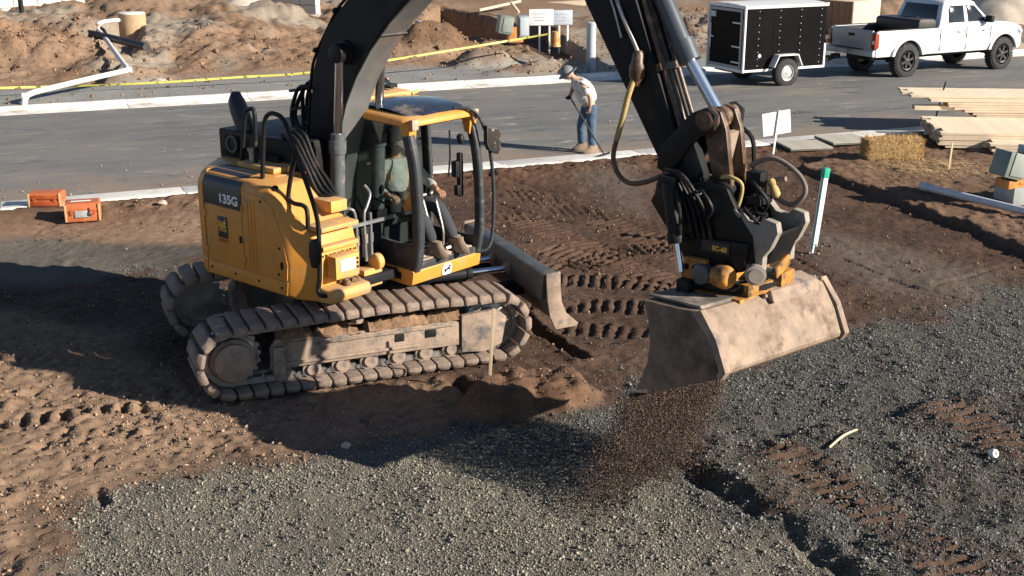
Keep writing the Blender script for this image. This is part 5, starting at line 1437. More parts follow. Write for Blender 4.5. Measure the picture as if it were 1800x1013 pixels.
for s_ in (-1, 1):
    win('rear_door_window', [(1.44, 1.30), (2.05, 1.30), (2.03, 1.72), (1.56, 1.72), (1.47, 1.62)], s_)
    win('front_door_window', [(2.16, 1.30), (2.84, 1.31), (2.70, 1.48), (2.44, 1.70), (2.14, 1.72)], s_)
    mir = MB().box((2.86, s_ * .98, 1.36), (.12, .22, .17)); mir.beam((2.82, s_ * .84, 1.30), (2.84, s_ * .96, 1.33), .05, .04)
    mir.build('door_mirror', black, TRK, bevel=.03, seg=3)
    for xd, w_ in ((1.16, 1.0), (2.10, .9)):
        d_ = MB().box((xd + .70, s_ * .928, 1.08), (.15, .03, .035)).build('door_handle', truck_white, TRK, bevel=.008)
    for xs_ in (1.125, 2.095, 3.02):          # shut lines
        MB().box((xs_, s_ * .9285, .90), (.010, .012, .58)).build('door_seam', black, TRK)
    MB().box((2.05, s_ * .935, .78), (1.8, .02, .06)).build('side_moulding', truck_white, TRK, bevel=.008)
    for cx_ in (0, 3.57):
        outer_ = arch(cx_, .60, zb); inner_ = arch(cx_, .505, zb)
        MB().prism(outer_ + inner_[::-1], s_ * .90, s_ * .955).build('fender_flare', truck_white, TRK, bevel=.015)
        MB().prism(arch(cx_, .53, zb) + [(cx_ + .3, .5), (cx_ - .3, .5)], s_ * .55, s_ * .60).build('wheel_well', black, TRK)
        wheel(TRK, (cx_, s_ * .80, .43), .43, .27, .235, 'spoke', wheel_blk, s_)
rwp = [(1.165, -.66, 1.31), (1.165, .66, 1.31), (1.30, .58, 1.74), (1.30, -.58, 1.74)]
MB().add([Vector(p) + Vector((-.02, 0, 0)) for p in rwp] + [Vector(p) + Vector((.06, 0, 0)) for p in rwp], [(0, 1, 2, 3), (7, 6, 5, 4), (0, 4, 5, 1), (1, 5, 6, 2), (2, 6, 7, 3), (3, 7, 4, 0)]).build('rear_window', dark_glass, ghm, bevel=.012)
wsp = [(3.08, -.76, 1.30), (3.08, .76, 1.30), (2.50, .62, 1.77), (2.50, -.62, 1.77)]
MB().add([Vector(p) + Vector((.04, 0, .02)) for p in wsp] + [Vector(p) + Vector((-.08, 0, -.06)) for p in wsp], [(0, 1, 2, 3), (7, 6, 5, 4), (0, 4, 5, 1), (1, 5, 6, 2), (2, 6, 7, 3), (3, 7, 4, 0)]).build('windscreen', dark_glass, ghm, bevel=.012)
MB().box((1.37, 0, 1.80), (.06, .26, .03)).build('brake_light', red_lens, ghm, bevel=.006)
gr_ = MB().box((4.40, 0, .98), (.06, .95, .2)).build('grille', black, TRK, bevel=.02)
tx = MB().prism([(.42, 1.10), (1.04, 1.10), (1.04, 1.36), (.98, 1.40), (.48, 1.40), (.42, 1.36)], -.80, .80).build('tool_box', mat('toolbox_black', (.016, .016, .017), .5, var=.3), TRK, bevel=.015)
MB().box((.73, 0, 1.405), (.5, 1.5, .015)).build('lid', mat('toolbox_lid', (.05, .05, .052), .4, var=.3), tx, bevel=.005)

TRL = thing('cargo_trailer', 'black enclosed cargo trailer with white edges and one axle, hitched behind the pickup', 'trailer', (7.05, 34.52, 0.03), R(26))
TRL.scale = (1.09, 1.09, 1.09)
tbk = mat('trailer_black', (.006, .006, .0065), .42, var=.3, scale=1.2, spec=.04)
trim = mat('trailer_trim', (.66, .66, .65), .4, var=.06, dirt=(.4, .36, .33), damt=.15)
x0, x1, hw, z0, z1 = -1.22, 1.30, .76, .40, 1.98
tbx_ = MB().box(((x0 + x1) / 2, 0, (z0 + z1) / 2), (x1 - x0, hw * 2, z1 - z0)).build('body', tbk, TRL, bevel=.01)
for k in range(3):                                   # separate side sheets with seams
    w_ = (x1 - x0 - .10) / 3
    for s_ in (-1, 1):
        MB().box((x0 + .05 + w_ * (k + .5), s_ * (hw + .003), (z0 + z1) / 2 + .01), (w_ - .008, .008, z1 - z0 - .10)).build('side_sheet', tbk, TRL)
rv = MB().lathe((0, 0, 0), (0, -1, 0), [(0, .011), (.006, .009), (.008, .003)], 8).mesh('rivet', trim, 40)
for c_ in range(4):
    for r_ in range(9):
        o = obj('rivet', rv, TRL); o.location = (x0 + .42 + c_ * .64, -hw - .007, z0 + .14 + r_ * .165)
tm = MB()
for s_ in (-1, 1):
    tm.box((0.04, s_ * (hw + .008), z1 - .02), (x1 - x0 + .03, .03, .07)); tm.box((.04, s_ * (hw + .008), z0 + .02), (x1 - x0 + .03, .03, .06))
    tm.box((x0 - .005, s_ * hw, (z0 + z1) / 2), (.05, .06, z1 - z0 + .03)); tm.box((x1 - .02, s_ * (hw + .004), z0 + .3), (.06, .05, .6))
tm.box((x0 - .005, 0, z1 - .01), (.05, hw * 2 + .05, .08)); tm.box((x0 - .005, 0, z0 + .02), (.05, hw * 2 + .05, .08)); tm.box((x1, 0, z1 - .01), (.05, hw * 2 + .05, .08))
tm.build('corner_trim', trim, TRL, bevel=.008)
MB().loft([[(x, -hw - .01, z1 + .015), (x, -hw * .5, z1 + .045), (x, 0, z1 + .055), (x, hw * .5, z1 + .045), (x, hw + .01, z1 + .015)] for x in (x0 - .02, x1 + .02)], closed=True).build('roof', trim, TRL)
dg_ = mat('door_frame_grey', (.30, .30, .29), .45, var=.1)
dr = MB(); yf = .66
dr.box((x0 - .035, -yf, (z0 + z1) / 2), (.03, .07, z1 - z0 - .10)); dr.box((x0 - .035, yf, (z0 + z1) / 2), (.03, .07, z1 - z0 - .10)); dr.box((x0 - .035, 0, z1 - .10), (.03, yf * 2, .07)); dr.box((x0 - .035, 0, z0 + .10), (.03, yf * 2, .07))
door = dr.build('door_frame', dg_, TRL, bevel=.008)
MB().box((x0 - .03, 0, (z0 + z1) / 2), (.02, yf * 2 - .06, z1 - z0 - .24)).build('rear_door', tbk, door)
for zz in (.62, 1.0, 1.58):
    MB().box((x0 - .055, -.50, zz), (.02, .36, .035)).build('hinge', trim, door, bevel=.004)
MB().box((x0 - .05, .52, 1.74), (.012, .22, .14)).build('sticker', mat('sticker_grey', (.42, .44, .46), .5), door)
lt = MB(); lt.cyl((x0 - .06, .60, .9), (x0 - .06, .60, 1.5), .015, n=8); lt.beam((x0 - .07, .60, 1.2), (x0 - .07, .46, 1.17), .03, .03)
lt.build('latch_bar', trim, door)
for s_ in (-1, 1):
    MB().box((x0 - .04, s_ * .715, 1.25), (.02, .04, .18)).build('tail_light', red_lens, TRL, bevel=.006)
    fd = [(-.45, .50), (-.30, .80), (.30, .80), (.45, .50), (.42, .50), (.28, .77), (-.28, .77), (-.42, .50)]
    MB().prism(fd, s_ * .77, s_ * 1.0).build('fender', trim, TRL, bevel=.006)
    MB().prism([(-.42, .50), (-.28, .77), (.28, .77), (.42, .50)], s_ * .768, s_ * .775).build('fender_back', tbk, TRL)
    wheel(TRL, (0, s_ * .88, .345), .345, .20, .20, 'steel', mat('rim_silver', (.55, .55, .54), .35, metal=.5, var=.15), s_)
ml_ = MB().lathe((-.75, -hw - .01, .78), (0, -1, 0), [(0, .05), (.015, .045), (.02, .02)], 14).build('marker_light', trim, TRL)
ton = MB(); ton.beam((1.25, .5, .46), (2.25, 0, .52), .08, .10); ton.beam((1.25, -.5, .46), (2.25, 0, .52), .08, .10); ton.box((2.32, 0, .55), (.24, .12, .12)); ton.cyl((1.95, 0, .40), (1.95, 0, 1.0), .035, n=10); ton.box((0, 0, .38), (2.4, .9, .08)); ton.cyl((0, -.8, .345), (0, .8, .345), .04, n=10)
ton.build('tongue', black, TRL, bevel=.008)

# ================================================================== people
skin_m = mat('skin', (.42, .25, .17), .6, var=.06)
skin_d = mat('skin_tan', (.34, .19, .12), .6, var=.06)
def head(parent, p, r, m, yaw, pitch, hair=None):
    """head with nose, brow, chin and ears; faces +x before yaw and pitch"""
    q = Matrix.Rotation(yaw, 4, 'Z') @ Matrix.Rotation(pitch, 4, 'Y')
    bm = bmesh.new(); bmesh.ops.create_icosphere(bm, subdivisions=3, radius=1)
    for v in bm.verts:
        x, y, z = v.co
        v.co = Vector((x * .95 + (.12 if (x > .6 and abs(y) < .25 and -.25 < z < .1) else 0) + (.06 if z < -.5 and x > 0 else 0), y * .78, z * 1.18 - (.05 if x > .3 and z < -.4 else 0)))
        if x > .75 and .1 < z < .3 and .2 < abs(y) < .5: v.co.x -= .06
    me = bpy.data.meshes.new('head'); bm.to_mesh(me); bm.free()
    for s_ in (-1, 1):
        pass
    me.transform(Matrix.Translation(p) @ q @ Matrix.Scale(r, 4)); me.materials.append(m); me.shade_smooth()
    h = obj('head', me, parent)
    for s_ in (-1, 1):
        e = MB().lathe((0, 0, 0), (0, s_, 0), [(-.02, .02), (0, .032), (.012, .03), (.02, .015)], 10)
        e.v = [tuple((Matrix.Translation(p) @ q) @ (Vector(v) + Vector((-.01, s_ * r * .78, -.01)))) for v in e.v]
        e.build('ear', m, h)
        ey = MB().lathe((0, 0, 0), (1, 0, 0), [(0, .012), (.006, .009)], 8)
        ey.v = [tuple((Matrix.Translation(p) @ q) @ (Vector(v) + Vector((r * .80, s_ * r * .32, r * .2)))) for v in ey.v]
        ey.build('eye', black, h)
    mo = MB().box((0, 0, 0), (.008, .05, .012)); mo.v = [tuple((Matrix.Translation(p) @ q) @ (Vector(v) + Vector((r * .93, 0, -r * .55)))) for v in mo.v]
    mo.build('mouth', mat('lips', (.25, .10, .08), .6), h)
    return h, Matrix.Translation(p) @ q
def hand(parent, wrist, d, n_, m, grip=.035, s=1.0, nm='hand'):
    """palm, four fingers curling round a bar of radius grip and a thumb; d = forearm direction, n_ = palm normal"""
    d = Vector(d).normalized(); n_ = Vector(n_); n_ = (n_ - d * n_.dot(d)).normalized(); sd = d.cross(n_)
    w = Vector(wrist); mb = MB()
    mb.loft([[w + d * (t * s) + sd * (a * wd * s) + n_ * (b * .014 * s) for a, b in ((-1, -1), (1, -1), (1, 1), (-1, 1))] for t, wd in ((-.01, .026), (.03, .036), (.085, .040))])
    for k, L_ in enumerate((.070, .080, .074, .058)):
        o_ = w + d * (.085 * s) + sd * ((-.030 + .020 * k) * s)
        mb.tube([o_, o_ + d * (.35 * L_ * s) + n_ * (.004), o_ + d * (.55 * L_ * s) + n_ * (.5 * L_ * s), o_ + d * (.2 * L_ * s) + n_ * (.85 * L_ * s)], [.0095 * s, .009 * s, .008 * s, .007 * s], 7)
    t0 = w + d * (.03 * s) - sd * (.036 * s)
    mb.tube([t0, t0 + d * (.03 * s) - sd * (.014 * s) + n_ * (.02 * s), t0 + d * (.045 * s) + n_ * (.05 * s)], [.012 * s, .011 * s, .008 * s], 7)
    return mb.build(nm, m, parent, smooth=60)

# worker with a rake on the road edge (local frame faces -x)
WK = thing('person', 'worker in grey hat, white shirt and blue jeans raking at the road edge', 'person', (1.50, 24.52, .03), R(0))
WK.scale = (1.08, 1.08, 1.0)
shirt_m = mat('white_shirt', (.46, .47, .48), .85, var=.12, scale=8, bump=1.0, bscale=14)
jean_m = mat('blue_jeans', (.05, .088, .14), .9, var=.4, scale=10, bump=1.0, bscale=14)
boot_m = mat('tan_boots', (.25, .185, .13), .85, var=.2, dirt=(.3, .23, .17), damt=.4)
body = skin_body('body', {
    'pelvis': ((0.050, 0.000, 0.980), (.13, .16), None), 'waist': ((0.018, 0.000, 1.090), (.12, .15), 'pelvis'), 'chest': ((-0.100, 0.000, 1.288), (.13, .17), 'waist'), 'neckb': ((-0.200, 0.000, 1.450), (.06, .07), 'chest'), 'neck': ((-0.263, 0.000, 1.504), (.05, .05), 'neckb'), 'skull': ((-0.326, 0.000, 1.558), (.07, .07), 'neck'),
    'shR': ((-0.107, -0.200, 1.396), .065, 'chest'), 'elR': ((0.043, -0.280, 1.153), .046, 'shR'), 'wrR': ((0.050, -0.290, 0.950), .030, 'elR'),
    'shL': ((-0.177, 0.190, 1.396), .065, 'chest'), 'elL': ((-0.257, 0.180, 1.234), .046, 'shL'), 'wrL': ((-0.314, 0.060, 1.117), .030, 'elL'),
    'hipR': ((0.080, -0.100, 0.920), .095, 'pelvis'), 'knR': ((0.090, -0.120, 0.520), .062, 'hipR'), 'anR': ((0.110, -0.130, 0.090), .042, 'knR'),
    'hipL': ((0.020, 0.100, 0.920), .095, 'pelvis'), 'knL': ((-0.090, 0.130, 0.520), .062, 'hipL'), 'anL': ((-0.070, 0.140, 0.090), .042, 'knL')}, skin_m, WK)
skin_body('shirt', {
    'w': ((0.060, 0.000, 0.950), (.175, .195), None), 'm': ((-0.005, 0.000, 1.144), (.18, .20), 'w'), 'c': ((-0.107, 0.000, 1.315), (.185, .21), 'm'), 'n': ((-0.191, 0.000, 1.432), (.11, .12), 'c'),
    'sR': ((-0.105, -0.210, 1.387), .135, 'c'), 'eR': ((0.016, -0.265, 1.180), .105, 'sR'), 'sL': ((-0.175, 0.200, 1.387), .135, 'c'), 'eL': ((-0.236, 0.190, 1.270), .105, 'sL')}, shirt_m, WK)
skin_body('jeans', {
    'p': ((0.050, 0.000, 0.990), (.125, .15), None), 'hR': ((0.080, -0.100, 0.890), .118, 'p'), 'kR': ((0.085, -0.120, 0.520), .088, 'hR'), 'aR': ((0.110, -0.130, 0.120), .078, 'kR'),
    'hL': ((0.020, 0.100, 0.900), .118, 'p'), 'kL': ((-0.095, 0.130, 0.520), .088, 'hL'), 'aL': ((-0.070, 0.140, 0.120), .078, 'kL')}, jean_m, WK)
for x_, y_, z_r in ((.14, -.13, R(200)), (-.04, .14, R(185))):
    bt_ = MB().loft([[(a * c_, b * w_, z) for a, b in ((-.10, -.6), (.05, -1), (.17, -.9), (.22, 0), (.17, .9), (.05, 1), (-.10, .6))] for z, c_, w_ in ((0.000, 0.980, 0.046), (.025, 1.0, .049), (.055, .94, .045), (.085, .74, .042), (.13, .52, .042), (.17, .50, .042))])
    o = bt_.build('boot', boot_m, WK, smooth=60); o.location = (x_, y_, 0); o.rotation_euler = (0, 0, z_r)
hd_, hq = head(WK, Vector((-.36, 0, 1.585)), .105, skin_m, R(188), R(38))
capm = mat('grey_cap', (.16, .17, .18), .7, var=.15)
cap = MB()
cap.lathe((0, 0, .02), (0, 0, 1), [(-.02, .135), (0, .140), (.06, .130), (.11, .09), (.135, .04), (.138, .004)], 20)
cap.lathe((0, 0, .01), (0, 0, 1), [(-.012, .20), (0, .205), (.012, .15), (.015, .12)], 24)
cap.v = [tuple(hq @ Vector(v)) for v in cap.v]
cap.build('hat', capm, WK, smooth=50)
glove = mat('work_glove', (.02, .02, .022), .9, var=.2)
hand(WK, (-.314, .06, 1.117), (-.45, -.75, -.5), (0, -.4, 1), glove, nm='gloved_hand')
hand(WK, (.05, -.29, .95), (-.1, .1, -1), (-1, .2, 0), skin_m)
RK = thing('rake', 'long dark-handled rake held by the worker in the white shirt', 'rake', (1.50, 24.52, .03))
MB().cyl((-.335, -.01, 1.10), (.33, -.46, .05), .016, n=10).build('handle', mat('rake_handle', (.03, .032, .034), .5), RK)
rk_ = MB().beam((.20, -.66, .035), (.46, -.28, .035), .035, .03)
for k in range(12):
    a = Vector((.20, -.66, .03)).lerp(Vector((.46, -.28, .03)), k / 11)
    rk_.cyl(a, a + Vector((.02, .015, -.05)), .005, n=5)
rk_.build('head', black, RK)

# operator in the cab, placed in the house frame
OPR = thing('person', 'operator in pale grey shirt and dark trousers seated inside the excavator cab', 'person', (EX + .17 * math.cos(R(-41)), EY + .17 * math.sin(R(-41)), .02), R(-41))
op_shirt = mat('pale_shirt', (.27, .285, .265), .9, var=.15, scale=8, bump=1.0, bscale=14)
op_pant = mat('dark_trousers', (.03, .034, .04), .9, var=.2, scale=9)
skin_body('body', {
    'pelvis': ((.10, .64, 1.60), (.13, .16), None), 'waist': ((.08, .64, 1.75), (.12, .15), 'pelvis'), 'chest': ((.10, .64, 1.96), (.13, .17), 'waist'), 'neckb': ((.13, .64, 2.13), .06, 'chest'), 'neck': ((.15, .64, 2.2), .05, 'neckb'), 'skull': ((.17, .64, 2.27), .07, 'neck'),
    'shR': ((.11, .44, 2.06), .062, 'chest'), 'elR': ((.16, .33, 1.80), .046, 'shR'), 'wrR': ((.40, .30, 1.78), .030, 'elR'),
    'shL': ((.11, .84, 2.06), .062, 'chest'), 'elL': ((.30, .92, 1.88), .046, 'shL'), 'wrL': ((.66, .78, 1.80), .030, 'elL'),
    'hipR': ((.15, .54, 1.58), .095, 'pelvis'), 'knR': ((.60, .52, 1.62), .065, 'hipR'), 'anR': ((.80, .54, 1.22), .042, 'knR'),
    'hipL': ((.15, .74, 1.58), .095, 'pelvis'), 'knL': ((.62, .80, 1.62), .065, 'hipL'), 'anL': ((.84, .84, 1.22), .042, 'knL')}, skin_d, OPR)
skin_body('shirt', {
    'w': ((.09, .64, 1.66), (.16, .18), None), 'm': ((.08, .64, 1.80), (.155, .18), 'w'), 'c': ((.10, .64, 1.97), (.155, .185), 'm'), 'n': ((.13, .64, 2.11), (.085, .09), 'c'),
    'sR': ((.11, .44, 2.06), .088, 'c'), 'eR': ((.16, .33, 1.80), .070, 'sR'), 'fR': ((.32, .31, 1.785), .056, 'eR'), 'sL': ((.11, .84, 2.06), .088, 'c'), 'eL': ((.30, .92, 1.88), .070, 'sL'), 'fL': ((.56, .82, 1.82), .056, 'eL')}, op_shirt, OPR)
skin_body('trousers', {
    'p': ((.10, .64, 1.60), (.15, .17), None), 'hR': ((.16, .54, 1.60), .112, 'p'), 'kR': ((.61, .52, 1.63), .09, 'hR'), 'aR': ((.80, .54, 1.26), .074, 'kR'),
    'hL': ((.16, .74, 1.60), .112, 'p'), 'kL': ((.63, .80, 1.63), .09, 'hL'), 'aL': ((.84, .84, 1.26), .074, 'kL')}, op_pant, OPR)
for x_, y_ in ((.82, .54), (.86, .84)):
    bt_ = MB().loft([[(a * c_, b * w_, z) for a, b in ((-.10, -.6), (.05, -1), (.17, -.9), (.22, 0), (.17, .9), (.05, 1), (-.10, .6))] for z, c_, w_ in ((0, .98, .046), (.025, 1.0, .049), (.055, .94, .045), (.085, .74, .042), (.13, .52, .042), (.17, .50, .042))])
    o = bt_.build('boot', boot_m, OPR, smooth=60); o.location = (x_, y_, 1.13)
hd_, hq = head(OPR, Vector((.18, .64, 2.30)), .105, skin_d, R(-5), R(18))
cap = MB(); cap.lathe((0, 0, .02), (0, 0, 1), [(-.02, .112), (.03, .112), (.07, .09), (.10, .04), (.105, .004)], 18); cap.box((.14, 0, .02), (.14, .15, .014))
cap.v = [tuple(hq @ Vector(v)) for v in cap.v]
cap.build('cap', mat('dusty_cap', (.16, .14, .12), .8), OPR, smooth=50)
hand(OPR, (.40, .30, 1.78), (1, 0, -.1), (0, 0, -1), skin_d)
hand(OPR, (.66, .78, 1.80), (.9, -.3, -.1), (0, 0, -1), skin_d)

# ================================================================== things on the lot
wood_new = mat('fresh_lumber', (.70, .57, .41), .75, var=.14, scale=3, bump=.05, island=.12)
wood_end = mat('lumber_end', (.40, .25, .13), .85, var=.2, scale=20)
def add_planks(root, rows, L_, w_, t_, zb_, jit, seed, y0=0.0, x_off=None):
    """rows of boards, each board a part of its own with the grain along x"""
    rr = random.Random(seed)
    mes = []
    for k in range(3):
        q = MB().box((0, 0, 0), (L_ + (k - 1) * .12, w_ - .006, t_ - .005))
        me = q.mesh('plank', wood_new, None, .003, 1)
        me.materials.append(wood_end)
        for p in me.polygons:
            if abs(p.normal.x) > .9: p.material_index = 1
        mes.append(me)
    for r_ in range(rows[0]):
        for c_ in range(rows[1]):
            o = obj('plank', mes[rr.randrange(3)], root)
            xo = x_off(r_, c_) if x_off else 0
            o.location = (L_ / 2 + rr.uniform(-jit, jit) + xo, y0 + c_ * w_ + w_ / 2 + rr.uniform(-.002, .002), zb_ + t_ / 2 + r_ * t_)
            o.rotation_euler = (0, 0, rr.uniform(-.003, .003))
c0 = (8.71, 24.47)
LS = thing('lumber_stack', 'low stack of fresh pale planks lying on the dirt beside the hay bale', 'lumber', (c0[0], c0[1], gz(*c0)), R(-7))
add_planks(LS, (6, 10), 5.2, .20, .052, .0, .03, 1)
LS.location.z = max(gz(c0[0] + d, c0[1]) for d in (0, .5, 1.0, 2.0)) - .02
LS1 = thing('lumber_stack', 'nearest short tier of fresh planks in front of the low stack', 'lumber', (c0[0] + .75, c0[1] - .66, LS.location.z), R(-7))
add_planks(LS1, (4, 3), 4.2, .19, .052, .0, .03, 8)
LS2 = thing('lumber_stack', 'upper staggered stack of fresh planks on timber blocks at the kerb, behind the low stack', 'lumber', (c0[0] + .05, c0[1] + 2.05, LS.location.z - .08), R(-5))
for x_ in (1.7, 4.0):
    for z_ in range(4):
        o = obj('block', MB().box((0, 0, 0), (.14, 1.5, .09)).mesh('block', wood_end, None, .004, 1), LS2); o.location = (x_ + .05 * z_, .75, .05 + z_ * .092)
add_planks(LS2, (7, 6), 5.6, .24, .055, .36, .05, 2, x_off=lambda r_, c_: (1.30, 1.25, .95, .92, .80, .78, .30)[r_])
add_planks(LS2, (1, 5), 5.6, .24, .055, .745, .05, 3, .24, x_off=lambda r_, c_: -.12 + .16 * (c_ % 2))
add_planks(LS2, (1, 1), 1.1, .24, .10, .50, .02, 4, .05, x_off=lambda r_, c_: -.05)
# hay bale
hb = (7.34, 23.14)
HB = thing('hay_bale', 'rectangular golden hay bale on the dirt beside the lumber', 'hay bale', (hb[0], hb[1] + .22, gz(hb[0], hb[1] + .22)), R(4))
HB.scale = (.86, .95, .98)
straw = mat('straw', (.58, .41, .20), .9, var=.3, scale=12, island=.45)
core = MB().box((0, 0, .22), (1.24, .48, .42)).build('core', mat('straw_core', (.40, .27, .12), .95, var=.5, scale=16, bump=.6, bscale=30), HB, bevel=.09, seg=3)
rngs = np.random.default_rng(31)
sm_ = MB()
for k in range(8000):
    f_ = rngs.integers(0, 4)
    a, b = rngs.uniform(-.62, .62), rngs.uniform(.0, .43)
    if f_ == 0: p = Vector((a, -.24, b)); nrm = Vector((0, -1, 0))
    elif f_ == 1: p = Vector((a, rngs.uniform(-.24, .24), .43)); nrm = Vector((0, 0, 1))
    elif f_ == 2: p = Vector((-.62, rngs.uniform(-.24, .24), b)); nrm = Vector((-1, 0, 0))
    else: p = Vector((.62, rngs.uniform(-.24, .24), b)); nrm = Vector((1, 0, 0))
    d = (Vector(rngs.normal(0, 1, 3)) * .55 + Vector((0, 0, .9 if f_ != 1 else 0)) + nrm * .8).normalized()
    l_ = rngs.uniform(.05, .17); s_ = d.cross(nrm); s_ = s_.normalized() * .0035 if s_.length > 1e-3 else Vector((.0035, 0, 0))
    sm_.add([p - d * l_ * .4 - s_, p - d * l_ * .4 + s_, p + d * l_ * .6 + nrm * .012], [(0, 1, 2)])
o = sm_.build('straw', straw, HB, smooth=None); tag(o, kind='stuff')
for y_ in (-.12, .12):
    MB().tube([(-.63, y_, .02), (-.64, y_, .22), (-.63, y_, .43), (0, y_, .452), (.63, y_, .43), (.64, y_, .22), (.63, y_, .02)], .005, 5).build('twine', mat('twine', (.5, .25, .06), .8), HB)
ls_ = MB()
n_s = 2600
sx_, sy_ = hb[0] + rngs.normal(.55, .55, n_s), hb[1] + rngs.normal(-.55, .38, n_s)
sz_ = lot_z(sx_, sy_) + rngs.uniform(.004, .03, n_s)
for k in range(n_s):                                  # loose straw in front
    a = rngs.uniform(0, 6.28); l_ = rngs.uniform(.04, .14)
    d = Vector((math.cos(a), math.sin(a), rngs.uniform(-.15, .25))); s_ = Vector((-math.sin(a), math.cos(a), 0)) * .004
    c_ = Vector((sx_[k], sy_[k], sz_[k]))
    ls_.add([c_ - d * l_ / 2 - s_, c_ - d * l_ / 2 + s_, c_ + d * l_ / 2], [(0, 1, 2)])
o = ls_.build('loose_straw', straw, None, smooth=None)
tag(o, 'wisps of straw strewn on the dirt in front of the bale', 'straw', kind='stuff')

# sign, posts, stakes, pipes
sg = (5.21, 24.13)
SG = thing('yard_sign', 'blank white sign board on a thin white stake near the kerb', 'sign', (sg[0], sg[1], gz(*sg)), R(14))
MB().box((.05, .01, .62), (.60, .012, .46), Matrix.Rotation(R(-7), 3, 'Y')).build('board', mat('sign_white', (.82, .82, .80), .5, var=.03), SG, bevel=.003)
MB().beam((0, -.012, -.1), (.085, -.012, .88), .035, .02, (0, 1, 0)).build('stake', white_p, SG)
pv = (4.37, 17.10)
PV = thing('pipe_riser', 'upright white plastic riser with a green top standing in the pad', 'pipe', (pv[0], pv[1], gz(*pv)))
pvc = mat('pvc_white', (.78, .80, .78), .35, var=.05, dirt=(.45, .38, .3), damt=.12)
PV.scale = (.72, .72, 1)
PV.rotation_euler = (R(2), R(4.0), R(20))
ch = MB(); ch.box((0, .045, .60), (.10, .012, 1.30)); ch.box((-.045, 0, .62), (.012, .10, 1.22)); ch.box((.045, .0, .66), (.012, .10, 1.1)); ch.box((0, -.045, .68), (.09, .01, 1.06))
ch.build('post', pvc, PV, bevel=.004)
grn = mat('green_tape', (.02, .38, .24), .45, var=.15)
MB().box((0, 0, 1.20), (.125, .125, .14)).build('cap', grn, PV, bevel=.015)
MB().box((-.053, -.02, .62), (.006, .05, 1.1)).build('stripe', mat('teal_tape', (.10, .40, .36), .45, var=.2), PV)
stk = mat('stake_wood', (.55, .42, .28), .8, var=.15, scale=10)
def stake(q, top, h_, lean, label, w_=.035, m=stk):
    s_ = thing('survey_stake', label, 'stake', (q[0], q[1], gz(*q)))
    MB().box((0, 0, h_ / 2 - .06), (w_, .018, h_)).build('shaft', m, s_, bevel=.002)
    if top is not None:
        MB().box((0, 0, h_ - .12), (w_ + .006, .024, .12)).build('painted_tip', top, s_, bevel=.002)
    s_.rotation_euler = lean
    return s_
stake((-0.23, 11.84), None, .80, (R(2), R(3.5), 0), 'thin wooden stake standing in front of the near excavator track')
stake((8.15, 22.43), None, .58, (0, R(2), R(10)), 'thin wooden stake standing between the hay bale and the electrical box')
rod_q = (9.52, 27.47)
rd_ = thing('steel_rod', 'slender dark rod leaning upright behind the upper lumber stack', 'rod', (rod_q[0], rod_q[1], gz(*rod_q)))
MB().tube([(0, 0, -.05), (.10, .02, .5), (.20, .05, 1.0)], .018, 8).build('bar', black, rd_)
p0, p1 = (7.01, 20.51), (8.15, 18.88)
d_ = Vector((p1[0] - p0[0], p1[1] - p0[1], 0)).normalized()
wp = MB().tube([(p0[0], p0[1], gz(*p0) + .08), (p1[0], p1[1], gz(*p1) + .07), (p1[0] + d_.x * 3, p1[1] + d_.y * 3, gz(*p1) + .07)], .062, 18)
wp.cyl((p0[0], p0[1], gz(*p0) + .08), (p0[0] + d_.x * .16, p0[1] + d_.y * .16, gz(*p0) + .08), .072, n=18)
tag(wp.build('drain_pipe', mat('pipe_grey_white', (.55, .58, .62), .4, var=.08, dirt=(.4, .33, .27), damt=.15), smooth=50), 'long pale plastic pipe lying on the dirt bank at the right edge', 'pipe')
# electrical pedestal at the right edge
eb = (8.22, 19.62)
green = mat('pedestal_green', (.16, .20, .175), .5, var=.1, dirt=(.3, .25, .2), damt=.15)
orangem = mat('pedestal_orange', (.50, .20, .04), .7, var=.2, dirt=(.38, .27, .18), damt=.3)
concg = mat('pad_grey', (.30, .32, .31), .85, var=.12)
EB = thing('electrical_pedestal', 'pair of dark green electrical boxes on an orange stand at the right edge', 'utility box', (eb[0] + .1, eb[1] + .25, gz(*eb)), R(18))
MB().box((.18, .05, .14), (.62, .5, .30)).build('concrete_pad', concg, EB, bevel=.012)
st2 = MB(); st2.box((-.06, .0, .34), (.34, .34, .14)); st2.beam((-.02, 0, .34), (.20, .02, .80), .22, .12); st2.box((.22, .02, .36), (.5, .4, .05)); st2.build('stand', orangem, EB, bevel=.008)
bx1 = MB().box((-.16, -.02, .66), (.36, .40, .42), Matrix.Rotation(R(14), 3, 'Y')).build('meter_box', green, EB, bevel=.012)
MB().box((-.10, -.228, .67), (.30, .016, .38), Matrix.Rotation(R(14), 3, 'Y')).build('cover', mat('cover_grey', (.26, .29, .26), .5, var=.1), bx1, bevel=.006)
bx2 = MB().box((.36, .04, .68), (.34, .40, .48), Matrix.Rotation(R(4), 3, 'Y')).build('meter_box', mat('box_blue_grey', (.25, .31, .36), .45, var=.1), EB, bevel=.012)
MB().box((.36, -.168, .68), (.26, .012, .36), Matrix.Rotation(R(4), 3, 'Y')).build('cover', mat('cover_pale', (.42, .47, .50), .5, var=.1), bx2, bevel=.006)
